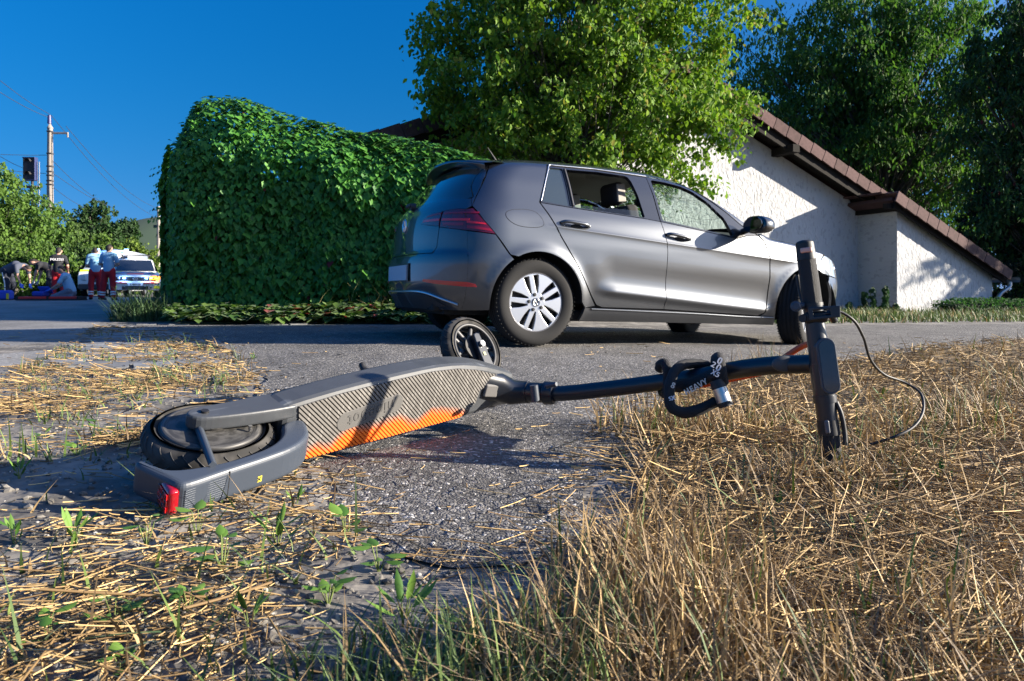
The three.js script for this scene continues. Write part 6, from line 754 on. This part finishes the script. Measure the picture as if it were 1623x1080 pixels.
{ const pos = [], idx = [], n = 60; for (let i = 0; i <= n; i++) { const x = -3200 + i * 70, h = 60 + 250 * Math.exp(-Math.pow((x + 1560) / 420, 2)) + 60 * fbm(i * 0.2, 3, 4, 0, 611); pos.push(x, -20, -2300, x, h * 0.6, -2700, x, h, -3100); if (i < n) { const k = i * 3; idx.push(k, k + 3, k + 1, k + 1, k + 3, k + 4, k + 1, k + 4, k + 2, k + 2, k + 4, k + 5); } } tag(part('hill', geom(pos, idx), mat(0.03, 0.055, 0.03, 1), scene), null, null, null, 'structure'); }
// far house gable glimpsed left of the far pole
{ const h = thing('house', 'small white house wall glimpsed far off beside the distant pole', 'house', PX(244, 460, 110).setY(0), 0.4); part('wall', box(3.4, 4.4, 3.4, 0.05, 0, 2.2, 0), mat(0.6, 0.6, 0.58, 0.9), h); const rs = new THREE.Shape([[-2, 4.3], [2, 4.3], [0, 5.4]].map((p) => new THREE.Vector2(...p))); part('roof', new THREE.ExtrudeGeometry(rs, { depth: 3.9, bevelEnabled: false }).translate(0, 0, -1.95), mat(0.12, 0.06, 0.045, 0.9), h); part('window', box(1.1, 1.4, 0.06, 0.02, 0, 2.6, 1.72), glass, h); }
// ---------- grass, straw, weeds ----------
const H3 = (x, z) => groundY(x, z) + bumpY(x, z);
function bladeGeo(bend, w, n = 4) { const pos = [], idx = []; for (let i = 0; i <= n; i++) { const t = i / n, a = bend * t, y = t * (1 - 0.18 * bend * t), z = 0.5 * bend * t * t, ww = w * (1 - Math.pow(t, 1.6)) + 0.0006; void a; pos.push(-ww, y, z, ww, y, z + ww * 0.25); if (i < n) { const k = i * 2; idx.push(k, k + 1, k + 2, k + 1, k + 3, k + 2); } } return geom(pos, idx); }
const blades = [bladeGeo(0.25, 0.026), bladeGeo(0.9, 0.022), bladeGeo(1.5, 0.024)];
const stalkG = (() => { const g = tube([V(0, 0, 0), V(0.004, 0.35, 0.005), V(-0.003, 0.7, 0.006), V(0, 1, 0)], 0.008, 3, 4); return g; })();
const grassM = new THREE.MeshPhysicalMaterial({ color: 0xffffff, roughness: 0.7, transmission: 0.3, thickness: 0, side: THREE.DoubleSide }), strawM = mat(1, 1, 1, 0.75);
const dryC = (r) => { const k = r(); return lin(lerp(0.15, 0.66, k * k), lerp(0.092, 0.455, k * k), lerp(0.036, 0.20, k * k)); }, greenC = (r) => { const k = r(); return lin(lerp(0.03, 0.14, k), lerp(0.075, 0.21, k), lerp(0.012, 0.03, k)); };
// meadow of dry grass on the right: its ground, then standing and lying blades
const MEADOW = [[0.05, -0.45], [0.12, -0.86], [0.20, -1.12], [0.24, -1.4], [0.30, -1.62], [0.38, -1.9], [0.46, -2.2], [0.60, -2.6], [1.02, -3.2], [1.6, -3.9], [2.4, -4.6], [3.3, -5.5], [4.8, -6.6], [7.6, -8.5], [14, -11.4], [14, 1.2], [-0.5, 1.2], [-0.75, 0.2], [-0.3, -0.3]];
const meadowT = tex(1024, (u, v) => { const n = fbm(u * 8, v * 8, 5, 8, 501), s = fbm(u * 14, v * 120, 3, 0, 502), q = fbm(u * 130, v * 12, 3, 0, 503), k = 0.55 + 0.5 * n, w = Math.max(sstep(0.5, 0.72, s), sstep(0.5, 0.72, q)); return [lerp(0.075, 0.30, w) * k, lerp(0.055, 0.20, w) * k, lerp(0.032, 0.085, w) * k]; }, true, 1.6);
sheet('dry_meadow', jag(MEADOW, 0.08, 0.05, 13), 0.006, mat(1, 1, 1, 0.95, { map: meadowT, bumpMap: meadowT, bumpScale: 0.012 }), cutsFor(-2, 15, 0.07, 0.09), cutsFor(-11, 2, 0.07, 0.09));
const inMeadow = (x, z) => inPoly(MEADOW, x, z);
{
  const r = RNG(71), lists = [[], [], []], stalks = [];
  const put = (x, z, h, w, tilt, c, k) => { const rx = tilt, ry = r() * 6.28, b = k ?? ((r() * 3) | 0); lists[b].push([mtx(x, H3(x, z) - 0.004, z, rx, ry, 0.25 * (r() - 0.5), w, h, w + h * 0.6), c]); };
  const lie = (x, z, L, w, y, c, yaw = r() * 6.28) => { stalks.push([new THREE.Matrix4().compose(V(x, H3(x, z) + y, z), new THREE.Quaternion().setFromEuler(new THREE.Euler(Math.PI / 2 - 0.5 * r() * r(), yaw, 0, 'YXZ')), V(w, L, w)), c]); };
  // density falls with distance, so that the near grass is as dense as the far
  for (let i = 0; i < 130000; i++) {
    const Z = 0.42 + 8.6 * Math.pow(r(), 2.25), x = (r() * 1.7 - 0.85) * Z * 0.95, z = -Z; if (!inMeadow(x, z)) continue;
    const patch1 = fbm(x * 2.3 + 5, z * 2.3, 3, 0, 77), tall = fbm(x * 1.6 + 20, z * 1.6, 2, 0, 78), far = clamp(Z / 4), gr = r() < 0.10 + 0.25 * sstep(0.55, 0.75, fbm(x * 3, z * 3 + 8, 2, 0, 79));
    if (r() < 0.48) put(x, z, 0.03 + 0.09 * r(), 0.06 + 0.05 * r() + 0.1 * far, 1.05 + 0.5 * r(), gr && r() < 0.5 ? greenC(r) : dryC(r), 1 + (r() < 0.6)); else if (r() < 0.62) lie(x, z, 0.03 + 0.11 * r(), 0.035 + 0.05 * r() + 0.17 * far, 0.004 + 0.045 * r() * patch1 * 2, dryC(r));
    else put(x, z, 0.018 + 0.075 * r() * tall * 1.5, 0.075 + 0.05 * r() + 0.12 * far, (r() - 0.5) * 2.0, gr ? greenC(r) : dryC(r));
  }
  // tall tufts close to the lens and round the lock
  for (const [u, v, Z, n, h, gs] of [[1010, 800, 0.95, 330, 0.13, 0.12], [1100, 850, 0.80, 420, 0.14, 0.1], [1000, 890, 0.72, 400, 0.13, 0.12], [1180, 920, 0.66, 300, 0.12, 0.1], [900, 930, 0.70, 420, 0.10, 0.5], [1300, 960, 0.62, 260, 0.11, 0.12], [1450, 960, 0.66, 240, 0.11, 0.15], [1560, 900, 0.8, 240, 0.12, 0.15], [770, 960, 0.68, 300, 0.065, 0.6], [660, 970, 0.72, 220, 0.05, 0.7], [700, 1020, 0.60, 340, 0.075, 0.6], [840, 960, 0.62, 300, 0.10, 0.5], [560, 1040, 0.66, 180, 0.05, 0.7], [1060, 1000, 0.58, 220, 0.09, 0.15], [1030, 640, 2.0, 170, 0.17, 0.15], [1100, 650, 1.95, 170, 0.16, 0.12], [1200, 640, 2.0, 180, 0.15, 0.1], [1385, 640, 1.75, 160, 0.17, 0.35], [1480, 620, 2.0, 150, 0.17, 0.25], [1560, 600, 2.3, 160, 0.18, 0.2], [1300, 560, 3.2, 120, 0.2, 0.15], [1230, 545, 3.7, 110, 0.2, 0.1], [1600, 560, 3.0, 140, 0.2, 0.15], [1290, 740, 1.45, 170, 0.10, 0.1], [1350, 740, 1.5, 150, 0.11, 0.12]]) {
    const p = PX(u, v, Z); for (let i = 0; i < n; i++) { const a = r() * 6.28, q = Math.sqrt(r()) * 0.13 * (0.6 + 0.35 * Z), x = p.x + Math.cos(a) * q, z = p.z + Math.sin(a) * q; put(x, z, h * (0.45 + 0.75 * r()), 0.06 + 0.05 * r(), (r() - 0.5) * 1.3, r() < gs ? greenC(r) : dryC(r)); }
  }
  // hay strewn over the soil, the paved strip and the edges of the asphalt
  for (let i = 0; i < 42000; i++) {
    const Z = 0.45 + 6.5 * Math.pow(r(), 2.2), x = (r() * 1.9 - 1.0) * Z * 0.9, z = -Z; if (inMeadow(x, z)) continue;
    const onDrive = inPoly(DRIVE, x, z), onRoad = inPoly(ROAD, x, z), n = fbm(x * 2.1 + 3, z * 2.1, 3, 0, 83); let d;
    if (onRoad) d = 0.015; else if (onDrive) { let e = 9; for (let k = 0; k < DRIVE.length; k++) { const A = DRIVE[k], B = DRIVE[(k + 1) % DRIVE.length], t = clamp(((x - A[0]) * (B[0] - A[0]) + (z - A[1]) * (B[1] - A[1])) / ((B[0] - A[0]) ** 2 + (B[1] - A[1]) ** 2)); e = Math.min(e, Math.hypot(x - lerp(A[0], B[0], t), z - lerp(A[1], B[1], t))); } d = 0.015 + 0.7 * Math.exp(-e / 0.06); } else d = sstep(0.46, 0.68, n) * (Z > 1.6 ? 0.9 : 0.6) + (Z > 1.6 ? 0.22 : 0.05);
    if (r() > d) continue; const big = !onDrive && r() < 0.008; lie(x, z, big ? 0.08 + 0.14 * r() : 0.02 + 0.10 * r() * r(), big ? 0.13 + 0.14 * r() : 0.045 + 0.06 * r() + 0.03 * Z, 0.003 + 0.012 * r(), dryC(r).multiplyScalar(0.85 + 0.4 * r()), -0.2 + 3.1 * (r() - 0.5));
    if (!onDrive && !onRoad && r() < 0.16) put(x, z, 0.015 + 0.04 * r(), 0.08 + 0.05 * r(), (r() - 0.5) * 1.8, r() < 0.6 ? greenC(r) : dryC(r));
  }
  for (let i = 0; i < 11000; i++) { // flattened hay over the paved strip
    const Z = 1.7 + 5.4 * Math.pow(r(), 1.5), x = -(0.16 + 0.62 * r()) * Z, z = -Z; if (!isSoil(x, z)) continue; const n = fbm(x * 2.6 + 7, z * 3.2, 3, 0, 87); if (r() > sstep(0.46, 0.68, n)) continue;
    lie(x, z, 0.03 + 0.13 * r() * r(), 0.06 + 0.07 * r() + 0.028 * Z, 0.003 + 0.012 * r(), dryC(r).multiplyScalar(0.72), -0.2 + 3.1 * (r() - 0.5));
  }
  // green tufts in the joints of the strip
  for (let i = 0; i < 70; i++) { const Z = 1.5 + 4.2 * Math.pow(r(), 1.5), x = -(0.30 + 0.38 * r()) * Z - 0.1, z = -Z; if (!isSoil(x, z)) continue; for (let k = 0; k < 26; k++) put(x + (r() - 0.5) * 0.16, z + (r() - 0.5) * 0.10, 0.02 + 0.045 * r(), 0.09 + 0.05 * r(), (r() - 0.5) * 1.7, r() < 0.7 ? greenC(r) : dryC(r)); }
  const names = ['grass', 'grass', 'grass'], labs = ['stiff dry grass blades standing among the hay in the foreground', 'arching grass blades in the dry meadow round the handlebar', 'curled grass blades in the dry meadow and along the path'];
  lists.forEach((L, i) => tag(inst(names[i], blades[i], grassM, L, scene), labs[i], 'grass', null, 'stuff'));
  tag(inst('straw', stalkG, strawM, stalks, scene), 'cut straw and hay strewn over the meadow, soil and asphalt edges', 'straw', null, 'stuff');
  // loose grit
  const gs = []; for (let i = 0; i < 7000; i++) { const Z = 0.6 + 3.4 * Math.pow(r(), 1.8), x = (r() * 1.5 - 1.0) * Z * 0.85, z = -Z; if (!isSoil(x, z) || inMeadow(x, z)) continue; const s = 0.0025 + 0.006 * Math.pow(r(), 3), k = 0.07 + 0.11 * r(); gs.push([mtx(x, H3(x, z) + s * 0.1, z, r(), r() * 6, r(), s * 1.3, s * 0.7, s), lin(k * 1.08, k, k * 0.88)]); } const gg = new THREE.IcosahedronGeometry(1, 0); for (let i = 0; i < 5200; i++) { const Z = 0.5 + 4.2 * Math.pow(r(), 1.9), x = (r() * 1.7 - 0.95) * Z * 0.85, z = -Z; if (inMeadow(x, z)) continue; const on = inPoly(DRIVE, x, z), s = (on ? 0.0016 : 0.0016) + 0.0034 * Math.pow(r(), 6), k = (on ? 0.10 : 0.13) + 0.28 * Math.pow(r(), 2.5); gs.push([mtx(x, H3(x, z) + 0.004 + s * 0.2, z, 0.5 * r(), r() * 6, 0.5 * r(), s * 1.2, s * (0.4 + 0.3 * r()), s), lin(k * 1.04, k, k * 0.93)]); }
  tag(inst('gravel', gg, mat(1, 1, 1, 0.9), gs, scene), 'loose grit and small pebbles on the asphalt and bare soil', 'gravel', null, 'stuff');
  // verge of green grass at the foot of the house
  const vg = [[], []]; for (let i = 0; i < 9000; i++) { const a = r(), x = lerp(3.5, 15.5, a), z = -10.0 - 0.36 * (x - 5.5) - 3.6 * r() - 0.2; vg[i & 1].push([mtx(x, groundY(x, z), z, (r() - 0.5) * 1.2, r() * 6.28, 0, 0.35, 0.07 + 0.13 * r(), 0.35), r() < 0.2 ? dryC(r) : greenC(r)]); }
  vg.forEach((L, i) => tag(inst('grass', blades[i], grassM, L, scene), ['green grass verge between the drive and the house', 'bent green grass along the foot of the lean-to'][i], 'grass', null, 'stuff'));
}
// ---------- single weeds and the grass clump at the hedge corner ----------
{
  const r = RNG(91), mk = (a, b) => [0, 1, 2].map((k) => leafM({ color: lin(lerp(a[0], b[0], k / 2), lerp(a[1], b[1], k / 2), lerp(a[2], b[2], k / 2)), roughness: 0.6, transmission: 0.3 })), mats = mk([0.05, 0.13, 0.02], [0.13, 0.24, 0.04]), stemM2 = mat(0.12, 0.16, 0.04, 0.8);
  const broad = leafGeo([[0, 0], [0.20, -0.18], [0.31, -0.45], [0.24, -0.75], [0, -1]], 0.25), slim = leafGeo([[0, 0], [0.10, -0.2], [0.12, -0.6], [0, -1]], 0.3);
  const W = [
    [232, 868, 0, 'three-leaved green weed on the bare soil below the tail light'], [312, 850, 0, 'small green weed just right of the tail light'], [440, 868, 1, 'pale green weed by the seam of the mudguard'], [352, 905, 1.2, 'broad-leaved weed in the middle of the bare soil'], [298, 968, 1, 'weed with upright leaves on the shaded soil near the bottom'], [180, 990, 1, 'flat weed with two green leaves low on the soil'], [72, 1018, 0.9, 'round green leaf pair nearest the bottom left'], [192, 1062, 0.8, 'single pale leaf at the bottom edge among straw'], [118, 868, 0.8, 'spiky weed at the left in front of the straw pile'], [22, 862, 0.8, 'weed at the left edge in front of the scooter shadow'],
    [548, 850, 1.1, 'tall leafy weed at the left rim of the asphalt patch'], [600, 905, 1.1, 'leafy weed below the rim of the asphalt patch'], [470, 800, 0.7, 'weed tucked under the front of the mudguard'], [640, 985, 1.2, 'long-leaved weed in the shade at the bottom centre'], [520, 960, 1, 'weed between the straw and the shaded grass'], [720, 1010, 1, 'bright green weed among the shaded bottom grass'], [395, 1000, 0.9, 'thin weed on a yellow stem in the straw'],
    [1496, 778, 1.0, 'bright green weed alone in the dry meadow at the right'], [1235, 690, 0.8, 'green sprout left of the lower grip'], [1340, 752, 0.8, 'green leaf standing right before the lower grip'], [1165, 752, 0.7, 'small green weed under the chain lock in the hay'], [1398, 640, 0.9, 'green weed inside the loop of the brake cable'], [1235, 815, 0.6, 'little clover patch in the hay below the lower grip'], [1360, 860, 0.6, 'low green weed in the middle of the dry meadow'], [255, 640, 0.9, 'green tuft on the paved strip behind the rear wheel'], [160, 690, 0.9, 'low green weed left of the rear wheel'], [70, 695, 0.8, 'weed at the left edge of the paved strip'], [275, 730, 0, 'x'], [120, 720, 0.9, 'leafy weed on the soil above the scooter shadow'], [30, 760, 0.8, 'weed half in the scooter shadow at the left'], [1120, 640, 0.7, 'green leaves under the loop of the chain lock'], [400, 570, 0.7, 'green tuft at the corner of the asphalt drive']];
  for (const [u, v, k, lab] of W) {
    if (lab === 'x') continue; let Z = (CH + 0.02) * FX / (v - HY); for (let i = 0; i < 5; i++) { const x = (u - CX) / FX * Z; Z = (CH - H3(x, -Z)) * FX / (v - HY); }
    const p = PX(u, v, Z), t = thing('weed', lab, 'weed', V(p.x, H3(p.x, p.z), p.z), r() * 6.28), n = 5 + (r() * 5 | 0), sc = (k || 1) * (0.85 + 0.3 * r()) * 0.78, kind = u > 1200 || r() < 0.35 ? slim : broad, stems = [];
    for (let i = 0; i < n; i++) { const a = i * 2.4 + r(), h = (0.006 + 0.045 * r()) * sc, q = 0.012 * sc, L = (kind === slim ? 0.05 : 0.032) * sc * (0.6 + 0.7 * r()), o = part('leaf', kind, mats[(r() * 3) | 0], t); o.position.set(Math.cos(a) * q, h, Math.sin(a) * q); o.rotation.set(0, Math.atan2(-Math.cos(a), -Math.sin(a)), 0, 'YXZ'); o.rotateX(kind === slim ? 2.1 + 0.7 * r() : 1.35 + 0.75 * r()); o.scale.setScalar(L); stems.push(between(V(0, -0.004, 0), V(Math.cos(a) * q, h, Math.sin(a) * q), 0.0012 * sc, 0.0008 * sc, 5, true)); }
    part('stem', stems, stemM2, t);
  }
  const clump = (name, label, cat, c, list, n, rad, h, col) => { const t = thing(name, label, cat, c), L = []; for (let i = 0; i < n; i++) { const a = r() * 6.28, q = Math.sqrt(r()), x = Math.cos(a) * q * rad[0], z = Math.sin(a) * q * rad[1]; L.push([mtx(x, 0, z, 0.9 * (r() - 0.5), r() * 6.28, 0.5 * (r() - 0.5), 0.28, h * (0.5 + 0.7 * r()) * (1 - 0.4 * q), 0.4), green(r, col[0], col[1])]); } tag(inst('blade', list, grassM, L, t), null, null, null, 'stuff'); return t; };
  clump('grass_clump', 'dark green clump of long grass at the left foot of the creeper hedge', 'grass', V(-4.42, 0, -8.25), blades[1], 900, [0.40, 0.30], 0.58, [[0.02, 0.06, 0.015], [0.06, 0.14, 0.03]]);
  clump('grass_clump', 'thin pale grass stalks leaning at the foot of the hedge behind the car', 'grass', V(-1.6, 0, -7.95), blades[2], 60, [0.7, 0.15], 0.75, [[0.14, 0.16, 0.05], [0.3, 0.26, 0.10]]);
  // vine sprigs climbing the house corner, low hedge
  const sprig = (x, y0, y1, z, lab) => { const t = thing('climbing_plant', lab, 'plant', V(x, y0, z)), L = [], h = y1 - y0; part('stem', tube([V(0, 0, 0), V(0.04, h * 0.4, 0.02), V(-0.03, h * 0.75, 0), V(0.03, h, 0)], 0.008, 20, 5), stemM2, t); for (let i = 0; i < 90; i++) { const q = Math.pow(r(), 1.5), w = 0.05 + 0.22 * Math.pow(1 - q, 4); L.push([mtx((r() - 0.5) * 2 * w, q * h, (r() - 0.5) * w + 0.04, -0.7 * r(), (r() - 0.5) * 2.5, r() - 0.5, 0.07 + 0.05 * r()), green(r, [0.015, 0.05, 0.014], [0.045, 0.11, 0.025])]); } tag(inst('foliage', ovalLeaf, leafM(), L, t), null, null, null, 'stuff'); };
  for (const [u, vt, lab] of [[1345, 478, 'sparse creeper sprig on the wall beside the car bumper'], [1368, 462, 'creeper sprig left of the two tall sprigs at the house corner'], [1382, 455, 'middle creeper sprig climbing the lean-to side wall'], [1402, 452, 'tallest creeper sprig climbing the lean-to side wall'], [1418, 480, 'short creeper sprig at the lean-to corner']]) { const p = PX(u, 505, 15.0); sprig(p.x, groundY(p.x, p.z), CH + (HY - vt) * 15.0 / FX, p.z, lab); }
  const hl = []; const hp = thing('low_hedge', 'low clipped green hedge along the foot of the lean-to', 'hedge', V(11.6, groundY(11, -15.6), -15.6), 25 * Math.PI / 180); for (let i = 0; i < 5200; i++) { const x = (r() - 0.5) * 5.4, z = (r() - 0.5) * 0.6, y = 0.36 * Math.pow(r(), 0.6) * (0.85 + 0.3 * vnoise(x * 3, 0)); hl.push([mtx(x, y, z, -1.4 * r(), r() * 6.28, r() - 0.5, 0.045 + 0.03 * r()), green(r, [0.02, 0.07, 0.014], [0.06, 0.16, 0.03])]); } part('stem', [box(5.2, 0.24, 0.34, 0.05, 0, 0.12, 0)], mat(0.012, 0.02, 0.008, 1), hp); tag(inst('foliage', ovalLeaf, leafM(), hl, hp), null, null, null, 'stuff');
}
renderer.render(scene, camera);
